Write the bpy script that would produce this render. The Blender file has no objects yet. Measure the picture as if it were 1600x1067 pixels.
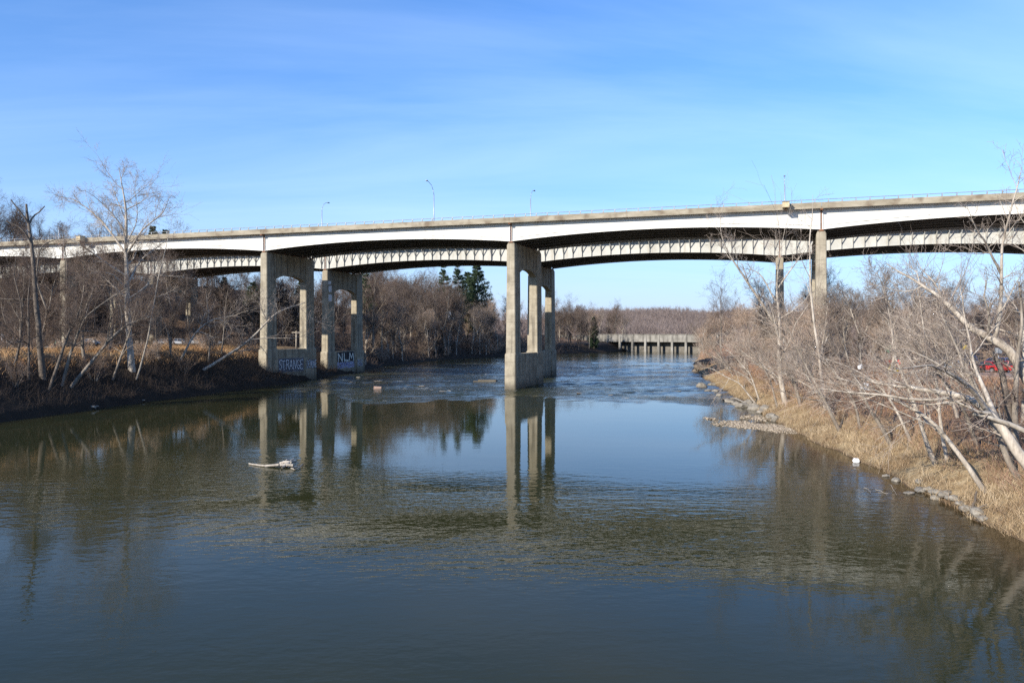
import bpy, bmesh, math, random
import numpy as np
from mathutils import Vector

# ------------------------------------------------------------------ camera, sky, sun, exposure
SC = bpy.context.scene
COL = SC.collection
PX = 1600 * 28 / 36.0            # focal length in photo pixels
HOR = 522.0                      # horizon row in the photo
CAMH = 10.0                      # camera height above the river
cam = bpy.data.cameras.new('camera')
cam.lens = 28.0; cam.sensor_width = 36.0; cam.shift_y = -(533.5 - HOR) / 1600.0
cam.clip_start = 0.5; cam.clip_end = 9000
co = bpy.data.objects.new('camera', cam); COL.objects.link(co)
co.location = (0, 0, CAMH); co.rotation_euler = (math.pi / 2, 0, 0)
SC.camera = co

SUN_EL = math.radians(26.0)
SUN_AZ = math.radians(226.0)     # clockwise from +Y (the view direction): behind the camera on the left
to_sun = Vector((math.sin(SUN_AZ) * math.cos(SUN_EL), math.cos(SUN_AZ) * math.cos(SUN_EL), math.sin(SUN_EL)))
sd = bpy.data.lights.new('sun', 'SUN'); sd.energy = 5.0; sd.angle = math.radians(0.5); sd.color = (1.0, 0.93, 0.82)
so = bpy.data.objects.new('sun', sd); COL.objects.link(so)
so.rotation_euler = (-to_sun).to_track_quat('-Z', 'Y').to_euler()

world = bpy.data.worlds.new('World'); SC.world = world; world.use_nodes = True
wt = world.node_tree; wn = wt.nodes; wl = wt.links
bg = wn['Background']; bg.inputs[1].default_value = 0.125
sky = wn.new('ShaderNodeTexSky'); sky.sky_type = 'NISHITA'; sky.sun_disc = False
sky.sun_elevation = SUN_EL; sky.sun_rotation = SUN_AZ
sky.altitude = 100; sky.air_density = 1.25; sky.dust_density = 0.3; sky.ozone_density = 10.0
# thin streaks of cirrus: noise on a flat layer high above
tc = wn.new('ShaderNodeTexCoord')
sep = wn.new('ShaderNodeSeparateXYZ'); wl.new(tc.outputs['Generated'], sep.inputs[0])
def wmath(op, a, b=None):
    m = wn.new('ShaderNodeMath'); m.operation = op
    for i, v in enumerate((a, b)):
        if v is None: continue
        if isinstance(v, (int, float)): m.inputs[i].default_value = v
        else: wl.new(v, m.inputs[i])
    return m.outputs[0]
zz = wmath('ADD', wmath('MAXIMUM', sep.outputs[2], 0.0), 0.12)
cx = wmath('DIVIDE', sep.outputs[0], zz); cy = wmath('DIVIDE', sep.outputs[1], zz)
cmb = wn.new('ShaderNodeCombineXYZ'); wl.new(cx, cmb.inputs[0]); wl.new(cy, cmb.inputs[1])
mp = wn.new('ShaderNodeMapping'); mp.inputs['Rotation'].default_value = (0, 0, math.radians(25)); mp.inputs['Scale'].default_value = (0.35, 1.1, 1)
wl.new(cmb.outputs[0], mp.inputs[0])
nz = wn.new('ShaderNodeTexNoise'); nz.inputs['Scale'].default_value = 0.9; nz.inputs['Detail'].default_value = 7; nz.inputs['Roughness'].default_value = 0.55; nz.inputs['Distortion'].default_value = 0.6
wl.new(mp.outputs[0], nz.inputs['Vector'])
rmp = wn.new('ShaderNodeMapRange'); rmp.inputs['From Min'].default_value = 0.38; rmp.inputs['From Max'].default_value = 0.80; rmp.inputs['To Max'].default_value = 0.24
wl.new(nz.outputs[0], rmp.inputs['Value'])
mxs = wn.new('ShaderNodeMix'); mxs.data_type = 'RGBA'
hz = wmath('MINIMUM', wmath('MAXIMUM', wmath('MULTIPLY', sep.outputs[2], 22.0), 0.0), 1.0)   # clouds thin out towards the horizon
wl.new(wmath('MULTIPLY', rmp.outputs[0], hz), mxs.inputs['Factor'])
wl.new(sky.outputs[0], mxs.inputs['A']); mxs.inputs['B'].default_value = (7.0, 7.6, 8.4, 1)
hzf = wmath('MULTIPLY', wmath('POWER', 2.718, wmath('MULTIPLY', wmath('MAXIMUM', sep.outputs[2], 0.0), -7.5)), 0.88)
mxh = wn.new('ShaderNodeMix'); mxh.data_type = 'RGBA'; wl.new(hzf, mxh.inputs['Factor']); wl.new(mxs.outputs['Result'], mxh.inputs['A']); mxh.inputs['B'].default_value = (3.35, 3.6, 4.6, 1)
tnt = wn.new('ShaderNodeMix'); tnt.data_type = 'RGBA'; tnt.blend_type = 'MULTIPLY'; tnt.inputs['Factor'].default_value = 1.0; wl.new(mxh.outputs['Result'], tnt.inputs['A']); tnt.inputs['B'].default_value = (0.97, 1.08, 1.19, 1)
wl.new(tnt.outputs['Result'], bg.inputs[0])

vs = SC.view_settings
vs.view_transform = 'Standard'; vs.look = 'None'; vs.gamma = 1.0; vs.exposure = 0.65; vs.use_curve_mapping = False
SC.cycles.max_bounces = 4; SC.cycles.diffuse_bounces = 2; SC.cycles.glossy_bounces = 2
SC.cycles.use_denoising = False

rng = np.random.default_rng(11)
random.seed(4)
UP = np.array([0, 0, 1.0])

# ------------------------------------------------------------------ helpers
def at(u, v, D):
    """photo pixel + distance -> point in the place"""
    return np.array([(u - 800) / PX * D, D, CAMH - (v - HOR) / PX * D])

def tag(o, label=None, cat=None, group=None, kind=None):
    if label: o['label'] = label
    if cat: o['category'] = cat
    if group: o['group'] = group
    if kind: o['kind'] = kind
    return o

def empty(name, loc=(0, 0, 0), rz=0.0, parent=None):
    o = bpy.data.objects.new(name, None); COL.objects.link(o)
    o.location = loc; o.rotation_euler = (0, 0, rz); o.empty_display_size = 0.3
    o.parent = parent
    return o

def mesh_np(name, V, F, mats, smooth=False, mi=None):
    """V (n,3); F list of (m,k) index arrays"""
    me = bpy.data.meshes.new(name)
    V = np.asarray(V, dtype=np.float32)
    if not isinstance(F, (list, tuple)): F = [F]
    F = [np.asarray(f, dtype=np.int32) for f in F if len(f)]
    nl = sum(f.size for f in F); npoly = sum(len(f) for f in F)
    me.vertices.add(len(V)); me.vertices.foreach_set('co', V.ravel())
    me.loops.add(nl); me.polygons.add(npoly)
    me.loops.foreach_set('vertex_index', np.concatenate([f.ravel() for f in F]))
    st = []; c = 0
    for f in F:
        st.append(c + np.arange(len(f)) * f.shape[1]); c += f.size
    me.polygons.foreach_set('loop_start', np.concatenate(st).astype(np.int32))
    me.polygons.foreach_set('use_smooth', np.full(npoly, bool(smooth)))
    if mi is not None: me.polygons.foreach_set('material_index', np.asarray(mi, dtype=np.int32))
    for m in (mats if isinstance(mats, (list, tuple)) else [mats]): me.materials.append(m)
    me.update(calc_edges=True)
    return me

def obj(name, me, parent=None):
    o = bpy.data.objects.new(name, me); COL.objects.link(o); o.parent = parent
    return o

class MB:
    """collects boxes and prisms into one mesh"""
    def __init__(s): s.v = []; s.f = []
    def add(s, vs, fs):
        b = len(s.v); s.v += [tuple(p) for p in vs]; s.f += [[i + b for i in f] for f in fs]; return s
    def box(s, x0, x1, y0, y1, z0, z1):
        return s.add([(x0, y0, z0), (x1, y0, z0), (x1, y1, z0), (x0, y1, z0), (x0, y0, z1), (x1, y0, z1), (x1, y1, z1), (x0, y1, z1)],
                     [(3, 2, 1, 0), (4, 5, 6, 7), (0, 1, 5, 4), (1, 2, 6, 5), (2, 3, 7, 6), (3, 0, 4, 7)])
    def loft(s, rings, cap=True):
        n = len(rings[0]); b = len(s.v)
        for r in rings: s.v += [tuple(p) for p in r]
        for k in range(len(rings) - 1):
            for i in range(n):
                j = (i + 1) % n
                s.f.append([b + k * n + i, b + k * n + j, b + (k + 1) * n + j, b + (k + 1) * n + i])
        if cap:
            s.f.append([b + i for i in range(n)][::-1]); s.f.append([b + (len(rings) - 1) * n + i for i in range(n)])
        return s
    def prism(s, poly, axis, a, b):
        """poly: 2D outline, extruded along axis ('x': (y,z), 'y': (x,z))"""
        if axis == 'x': r = lambda c: [(c, p[0], p[1]) for p in poly]
        else: r = lambda c: [(p[0], c, p[1]) for p in poly]
        return s.loft([r(a), r(b)])
    def bar(s, p, q, r, n=6, r2=None):
        p = np.array(p, float); q = np.array(q, float); d = q - p; d /= np.linalg.norm(d)
        a = np.cross(d, UP if abs(d[2]) < .9 else np.array([1., 0, 0])); a /= np.linalg.norm(a); b = np.cross(d, a)
        r2 = r if r2 is None else r2
        ring = lambda c, rr: [c + rr * (math.cos(2 * math.pi * i / n) * a + math.sin(2 * math.pi * i / n) * b) for i in range(n)]
        return s.loft([ring(p, r), ring(q, r2)])
    def mesh(s, name, mat, smooth=False):
        me = bpy.data.meshes.new(name); me.from_pydata(s.v, [], s.f)
        for m in (mat if isinstance(mat, (list, tuple)) else [mat]): me.materials.append(m)
        bm = bmesh.new(); bm.from_mesh(me); bmesh.ops.recalc_face_normals(bm, faces=bm.faces); bm.to_mesh(me); bm.free()
        if smooth: me.polygons.foreach_set('use_smooth', [True] * len(me.polygons))
        me.update(); return me
    def build(s, name, mat, parent=None, smooth=False, bevel=0):
        me = s.mesh(name, mat, smooth); o = obj(name, me, parent)
        if bevel:
            m = o.modifiers.new('edge', 'BEVEL'); m.width = bevel; m.segments = 1; m.limit_method = 'ANGLE'
        return o

# ------------------------------------------------------------------ materials
def material(name, stops, scale=1.0, stretch=(1, 1, 1), detail=6, rough=0.85, bump=0.0, bscale=None, bdist=0.05, spec=0.3, metallic=0.0, streak=None, coords='Object'):
    m = bpy.data.materials.new(name); m.use_nodes = True
    nt = m.node_tree; N = nt.nodes; L = nt.links; b = N['Principled BSDF']
    b.inputs['Roughness'].default_value = rough; b.inputs['Metallic'].default_value = metallic
    b.inputs['Specular IOR Level'].default_value = spec
    if len(stops) == 1:
        b.inputs['Base Color'].default_value = (*stops[0][1], 1)
    t = N.new('ShaderNodeTexCoord')
    mpn = N.new('ShaderNodeMapping'); mpn.inputs['Scale'].default_value = stretch; L.new(t.outputs[coords], mpn.inputs[0])
    n = N.new('ShaderNodeTexNoise'); n.inputs['Scale'].default_value = scale; n.inputs['Detail'].default_value = detail; n.inputs['Roughness'].default_value = 0.62
    L.new(mpn.outputs[0], n.inputs['Vector'])
    if len(stops) > 1:
        r = N.new('ShaderNodeValToRGB'); e = r.color_ramp.elements
        while len(e) < len(stops): e.new(0.5)
        for i, (p, c) in enumerate(stops): e[i].position = p; e[i].color = (*c, 1)
        L.new(n.outputs[0], r.inputs[0]); colr = r.outputs[0]
        if streak:
            # dark vertical runs of dirt and water stains
            mp2 = N.new('ShaderNodeMapping'); mp2.inputs['Scale'].default_value = streak[0]; L.new(t.outputs[coords], mp2.inputs[0])
            n2 = N.new('ShaderNodeTexNoise'); n2.inputs['Scale'].default_value = 1.0; n2.inputs['Detail'].default_value = 5; L.new(mp2.outputs[0], n2.inputs['Vector'])
            r2 = N.new('ShaderNodeMapRange'); r2.inputs['From Min'].default_value = streak[2]; r2.inputs['From Max'].default_value = streak[3]; r2.inputs['To Max'].default_value = streak[4]
            L.new(n2.outputs[0], r2.inputs['Value'])
            mx = N.new('ShaderNodeMix'); mx.data_type = 'RGBA'; L.new(r2.outputs[0], mx.inputs['Factor']); L.new(colr, mx.inputs['A']); mx.inputs['B'].default_value = (*streak[1], 1)
            colr = mx.outputs['Result']
        L.new(colr, b.inputs['Base Color'])
    if bump:
        nb = N.new('ShaderNodeTexNoise'); nb.inputs['Scale'].default_value = bscale or scale * 4; nb.inputs['Detail'].default_value = 5
        L.new(mpn.outputs[0], nb.inputs['Vector'])
        bp = N.new('ShaderNodeBump'); bp.inputs['Strength'].default_value = bump; bp.inputs['Distance'].default_value = bdist
        L.new(nb.outputs[0], bp.inputs['Height']); L.new(bp.outputs[0], b.inputs['Normal'])
    return m

M = {}
def damp_band(m, z0, z1, amount):
    """silt and algae stain up to the flood line (height above the river)"""
    nt = m.node_tree; N = nt.nodes; L = nt.links; b = N['Principled BSDF']; src = b.inputs['Base Color'].links[0].from_socket
    t = N.new('ShaderNodeNewGeometry'); sp = N.new('ShaderNodeSeparateXYZ'); L.new(t.outputs['Position'], sp.inputs[0])
    n = N.new('ShaderNodeTexNoise'); n.inputs['Scale'].default_value = 0.9; n.inputs['Detail'].default_value = 5; L.new(t.outputs['Position'], n.inputs['Vector'])
    ad = N.new('ShaderNodeMath'); ad.operation = 'MULTIPLY_ADD'; L.new(n.outputs[0], ad.inputs[0]); ad.inputs[1].default_value = -1.6; L.new(sp.outputs[2], ad.inputs[2])
    r = N.new('ShaderNodeMapRange'); r.inputs['From Min'].default_value = z1; r.inputs['From Max'].default_value = z0; r.inputs['To Max'].default_value = amount; L.new(ad.outputs[0], r.inputs['Value'])
    mx = N.new('ShaderNodeMix'); mx.data_type = 'RGBA'; L.new(r.outputs[0], mx.inputs['Factor']); L.new(src, mx.inputs['A']); mx.inputs['B'].default_value = (0.075, 0.062, 0.042, 1); L.new(mx.outputs['Result'], b.inputs['Base Color'])
M['concrete'] = material('weathered_concrete', [(0.3, (0.205, 0.173, 0.125)), (0.55, (0.335, 0.292, 0.215)), (0.75, (0.415, 0.37, 0.285))], 0.6, detail=8, bump=0.4, bscale=6, bdist=0.02,
                         streak=((1.6, 1.6, 0.09), (0.085, 0.073, 0.056), 0.50, 0.70, 0.80))
def lift_lines(m):
    nt = m.node_tree; N = nt.nodes; L = nt.links; b = N['Principled BSDF']; src = b.inputs['Base Color'].links[0].from_socket
    t = N.new('ShaderNodeTexCoord'); sp = N.new('ShaderNodeSeparateXYZ'); L.new(t.outputs['Object'], sp.inputs[0])
    md = N.new('ShaderNodeMath'); md.operation = 'PINGPONG'; L.new(sp.outputs[2], md.inputs[0]); md.inputs[1].default_value = 1.22
    r = N.new('ShaderNodeMapRange'); r.inputs['From Min'].default_value = 0.06; r.inputs['From Max'].default_value = 0.015; r.inputs['To Max'].default_value = 0.45; L.new(md.outputs[0], r.inputs['Value'])
    mx = N.new('ShaderNodeMix'); mx.data_type = 'RGBA'; L.new(r.outputs[0], mx.inputs['Factor']); L.new(src, mx.inputs['A']); mx.inputs['B'].default_value = (0.11, 0.095, 0.072, 1); L.new(mx.outputs['Result'], b.inputs['Base Color'])
lift_lines(M['concrete'])
damp_band(M['concrete'], -.6, 0.9, .75)
M['old_concrete'] = material('old_grey_concrete', [(0.3, (0.14, 0.13, 0.11)), (0.55, (0.24, 0.225, 0.195)), (0.75, (0.34, 0.325, 0.29))], 0.25, detail=9, streak=((.5, .5, .12), (0.07, 0.065, 0.055), 0.48, 0.66, 0.8))
M['paint_rear'] = material('dull_white_bridge_paint', [(0.3, (0.37, 0.365, 0.33)), (0.6, (0.46, 0.455, 0.415)), (0.8, (0.50, 0.50, 0.46))], 0.3, detail=7, rough=0.6, streak=((0.9, 0.9, 0.10), (0.27, 0.23, 0.17), 0.55, 0.78, 0.6))
M['parapet'] = material('parapet_concrete', [(0.3, (0.19, 0.16, 0.11)), (0.55, (0.31, 0.27, 0.20)), (0.78, (0.42, 0.38, 0.30))], 0.5, (0.5, 1, 2), detail=9, bump=0.3, bscale=5, bdist=0.02,
                        streak=((0.5, 2.0, 0.5), (0.14, 0.10, 0.065), 0.50, 0.68, 0.8))
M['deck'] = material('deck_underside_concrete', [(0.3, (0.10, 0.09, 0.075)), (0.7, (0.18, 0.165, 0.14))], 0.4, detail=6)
M['paint'] = material('white_bridge_paint', [(0.3, (0.55, 0.535, 0.48)), (0.6, (0.64, 0.625, 0.575)), (0.8, (0.68, 0.67, 0.63))], 0.25, detail=7, rough=0.55,
                      streak=((0.9, 0.9, 0.10), (0.40, 0.33, 0.24), 0.56, 0.80, 0.60))
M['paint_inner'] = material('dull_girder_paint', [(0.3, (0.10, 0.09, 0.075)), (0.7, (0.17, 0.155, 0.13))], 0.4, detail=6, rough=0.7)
M['rust'] = material('rusty_steel', [(0.3, (0.10, 0.045, 0.025)), (0.6, (0.22, 0.10, 0.05)), (0.8, (0.33, 0.20, 0.12))], 2.5, (1, 1, .3), detail=8, rough=0.9)
M['galv'] = material('galvanised_steel', [(0.3, (0.30, 0.31, 0.32)), (0.7, (0.45, 0.46, 0.47))], 3, rough=0.5, metallic=0.6)
M['railmetal'] = material('grey_rail_metal', [(0.3, (0.20, 0.21, 0.22)), (0.7, (0.34, 0.35, 0.36))], 3, rough=0.55, metallic=0.4)
M['bark_pale'] = material('pale_grey_bark', [(0.28, (0.13, 0.105, 0.08)), (0.5, (0.36, 0.31, 0.25)), (0.72, (0.53, 0.475, 0.40))], 2.2, (1, 1, .35), detail=8, bump=0.7, bscale=9, bdist=0.04)
M['bark_dark'] = material('dark_brown_bark', [(0.28, (0.05, 0.04, 0.032)), (0.5, (0.115, 0.092, 0.072)), (0.72, (0.20, 0.165, 0.13))], 2.2, (1, 1, .35), detail=8, bump=0.8, bscale=9, bdist=0.05)
M['bark_mid'] = material('grey_brown_bark', [(0.28, (0.085, 0.07, 0.055)), (0.5, (0.20, 0.168, 0.132)), (0.72, (0.32, 0.275, 0.225))], 2.2, (1, 1, .35), detail=8, bump=0.8, bscale=9, bdist=0.05)
M['twig_dark'] = material('dark_brush', [(0.3, (0.03, 0.022, 0.017)), (0.7, (0.085, 0.062, 0.048))], 0.8, detail=3, rough=0.95)
M['twig_shade'] = material('dark_twigs', [(0.3, (0.055, 0.04, 0.032)), (0.7, (0.12, 0.09, 0.072))], 0.8, detail=3, rough=0.9)
M['twig_mid'] = material('brown_grey_twigs', [(0.3, (0.13, 0.098, 0.075)), (0.7, (0.26, 0.205, 0.165))], 1.0, detail=3, rough=0.9)
M['twig_pale'] = material('pale_twigs', [(0.3, (0.22, 0.17, 0.135)), (0.7, (0.42, 0.35, 0.285))], 1.2, detail=3, rough=0.9)
M['twig_brown'] = material('brown_twigs', [(0.3, (0.095, 0.066, 0.05)), (0.7, (0.19, 0.142, 0.112))], 0.8, detail=3, rough=0.9)
M['twig_red'] = material('reddish_twigs', [(0.3, (0.29, 0.20, 0.145)), (0.7, (0.50, 0.385, 0.29))], 0.5, detail=3, rough=0.9)
M['twig_far'] = material('distant_twigs', [(0.3, (0.13, 0.10, 0.09)), (0.7, (0.23, 0.185, 0.165))], 0.05, detail=4, rough=0.9)
M['deadwood'] = material('bleached_dead_wood', [(0.3, (0.20, 0.17, 0.135)), (0.7, (0.42, 0.375, 0.31))], 3, (1, 1, .5), detail=6, bump=0.5, bscale=12, bdist=0.02)
M['needles'] = material('pine_needles', [(0.3, (0.022, 0.042, 0.020)), (0.7, (0.055, 0.085, 0.038))], 0.6, detail=4, rough=0.75)
M['bramble'] = material('bramble_stems', [(0.3, (0.18, 0.085, 0.06)), (0.5, (0.30, 0.175, 0.12)), (0.75, (0.43, 0.30, 0.215))], 0.35, detail=6, rough=0.9)
M['grass'] = material('dry_tan_grass', [(0.3, (0.21, 0.135, 0.075)), (0.5, (0.36, 0.265, 0.16)), (0.72, (0.50, 0.40, 0.265))], 0.5, detail=5, rough=0.8)
M['grass_rust'] = material('rusty_dry_grass', [(0.3, (0.24, 0.12, 0.055)), (0.5, (0.40, 0.235, 0.11)), (0.72, (0.54, 0.37, 0.19))], 0.3, detail=5, rough=0.85)
M['rock'] = material('river_rock', [(0.3, (0.12, 0.105, 0.085)), (0.6, (0.24, 0.215, 0.175)), (0.8, (0.34, 0.31, 0.26))], 1.6, detail=8, bump=0.6, bscale=6, bdist=0.04)
M['pebble'] = material('river_pebbles', [(0.35, (0.15, 0.115, 0.08)), (0.5, (0.26, 0.21, 0.15)), (0.65, (0.38, 0.32, 0.245))], 3.5, detail=2)
M['asphalt'] = material('old_asphalt', [(0.3, (0.16, 0.15, 0.14)), (0.7, (0.25, 0.24, 0.225))], 0.7, detail=8, bump=0.2, bscale=30, bdist=0.01)
M['roadway'] = material('bridge_roadway', [(0.3, (0.07, 0.07, 0.07)), (0.7, (0.11, 0.11, 0.11))], 0.7, detail=6)
M['white'] = material('white_plastic', [(0.4, (0.55, 0.55, 0.55)), (0.6, (0.68, 0.68, 0.68))], 3, rough=0.5)
M['kerb'] = material('kerb_concrete', [(0.3, (0.34, 0.32, 0.28)), (0.7, (0.48, 0.46, 0.42))], 2)
M['roadpaint'] = material('road_paint', [(0.3, (0.55, 0.55, 0.53)), (0.7, (0.75, 0.75, 0.72))], 4)
M['glass'] = material('car_glass', [(0.3, (0.015, 0.018, 0.02)), (0.7, (0.03, 0.034, 0.04))], 2, rough=0.06, spec=0.6)
M['tyre'] = material('tyre_rubber', [(0.3, (0.02, 0.02, 0.02)), (0.7, (0.035, 0.035, 0.035))], 6, rough=0.9)
M['rim'] = material('wheel_rim', [(0.3, (0.4, 0.4, 0.42)), (0.7, (0.55, 0.55, 0.57))], 4, rough=0.35, metallic=0.8)
M['headlamp'] = material('headlamp_glass', [(0.3, (0.6, 0.6, 0.6)), (0.7, (0.75, 0.75, 0.75))], 6, rough=0.1)
M['taillamp'] = material('tail_lamp_red', [(0.3, (0.35, 0.01, 0.01)), (0.7, (0.5, 0.02, 0.02))], 6, rough=0.2)
M['tanwall'] = material('tan_render', [(0.3, (0.42, 0.33, 0.20)), (0.7, (0.55, 0.45, 0.29))], 0.6)
M['greywall'] = material('pale_render', [(0.3, (0.55, 0.54, 0.52)), (0.7, (0.68, 0.67, 0.65))], 0.6)
M['roof'] = material('grey_roofing', [(0.3, (0.10, 0.10, 0.10)), (0.7, (0.17, 0.165, 0.16))], 0.8)
M['spray_white'] = material('white_spray_paint', [(0.35, (0.55, 0.58, 0.52)), (0.65, (0.78, 0.80, 0.74))], 2.5)
M['spray_grey'] = material('buffed_grey_paint', [(0.35, (0.09, 0.095, 0.12)), (0.5, (0.16, 0.165, 0.19)), (0.65, (0.25, 0.25, 0.26))], 0.9, detail=8)
M['spray_black'] = material('black_spray_paint', [(0.35, (0.015, 0.015, 0.02)), (0.65, (0.035, 0.035, 0.045))], 2.5)
M['spray_blue'] = material('blue_spray_paint', [(0.35, (0.07, 0.08, 0.28)), (0.65, (0.22, 0.24, 0.52))], 1.5)
M['spray_lilac'] = material('pale_spray_paint', [(0.35, (0.60, 0.61, 0.66)), (0.65, (0.80, 0.81, 0.82))], 1.5)
M['spray_pink'] = material('pink_spray_paint', [(0.35, (0.60, 0.30, 0.38)), (0.65, (0.70, 0.55, 0.35))], 1.0)
M['brick'] = material('washed_orange_block', [(0.3, (0.30, 0.19, 0.14)), (0.7, (0.46, 0.33, 0.26))], 4)
M['yellow'] = material('yellow_plastic', [(0.3, (0.55, 0.38, 0.02)), (0.7, (0.68, 0.50, 0.05))], 4, rough=0.5)
M['redplastic'] = material('red_plastic', [(0.3, (0.50, 0.05, 0.04)), (0.7, (0.62, 0.09, 0.07))], 4, rough=0.5)
M['greenplastic'] = material('green_plastic', [(0.3, (0.06, 0.22, 0.13)), (0.7, (0.10, 0.32, 0.2))], 4, rough=0.5)
def car_paint(name, c):
    d = tuple(x * 0.85 for x in c)
    m = material(name, [(0.3, d), (0.7, c)], 1.0, rough=0.28, spec=0.5)
    m.node_tree.nodes['Principled BSDF'].inputs['Coat Weight'].default_value = 0.5
    return m

# ground: leaf litter, bare soil and dry grass; grass share comes from a mesh attribute
def ground_material():
    m = bpy.data.materials.new('leaf_litter_and_dry_grass'); m.use_nodes = True
    nt = m.node_tree; N = nt.nodes; L = nt.links; b = N['Principled BSDF']; b.inputs['Roughness'].default_value = 0.95; b.inputs['Specular IOR Level'].default_value = 0.15
    t = N.new('ShaderNodeTexCoord')
    def noise(s, d=8):
        n = N.new('ShaderNodeTexNoise'); n.inputs['Scale'].default_value = s; n.inputs['Detail'].default_value = d; n.inputs['Roughness'].default_value = 0.65; L.new(t.outputs['Object'], n.inputs['Vector']); return n
    def ramp(n, st):
        r = N.new('ShaderNodeValToRGB'); e = r.color_ramp.elements
        while len(e) < len(st): e.new(.5)
        for i, (p, c) in enumerate(st): e[i].position = p; e[i].color = (*c, 1)
        L.new(n.outputs[0], r.inputs[0]); return r
    lit = ramp(noise(0.5, 10), [(0.3, (0.055, 0.036, 0.025)), (0.5, (0.14, 0.088, 0.058)), (0.72, (0.235, 0.16, 0.105))])
    gr = ramp(noise(0.9, 10), [(0.3, (0.15, 0.095, 0.05)), (0.5, (0.30, 0.215, 0.115)), (0.72, (0.43, 0.335, 0.20))])
    a = N.new('ShaderNodeAttribute'); a.attribute_name = 'grassy'
    ad = N.new('ShaderNodeMath'); ad.operation = 'ADD'; nn = noise(0.25, 6); mr = N.new('ShaderNodeMapRange'); mr.inputs['To Min'].default_value = -0.6; mr.inputs['To Max'].default_value = 0.6
    L.new(nn.outputs[0], mr.inputs['Value']); L.new(mr.outputs[0], ad.inputs[0]); L.new(a.outputs['Fac'], ad.inputs[1]); ad.use_clamp = True
    mx = N.new('ShaderNodeMix'); mx.data_type = 'RGBA'; L.new(ad.outputs[0], mx.inputs['Factor']); L.new(lit.outputs[0], mx.inputs['A']); L.new(gr.outputs[0], mx.inputs['B'])
    dm = N.new('ShaderNodeAttribute'); dm.attribute_name = 'damp_and_shade'; mx2 = N.new('ShaderNodeMix'); mx2.data_type = 'RGBA'; L.new(dm.outputs['Fac'], mx2.inputs['Factor']); L.new(mx.outputs['Result'], mx2.inputs['A']); mx2.inputs['B'].default_value = (0.020, 0.016, 0.012, 1)  # near-black mix: damp soil, plus painted shade on the left bank
    L.new(mx2.outputs['Result'], b.inputs['Base Color'])
    bp = N.new('ShaderNodeBump'); bp.inputs['Strength'].default_value = 0.8; bp.inputs['Distance'].default_value = 0.25; L.new(noise(2.2, 8).outputs[0], bp.inputs['Height']); L.new(bp.outputs[0], b.inputs['Normal'])
    return m
M['ground'] = ground_material()

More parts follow.
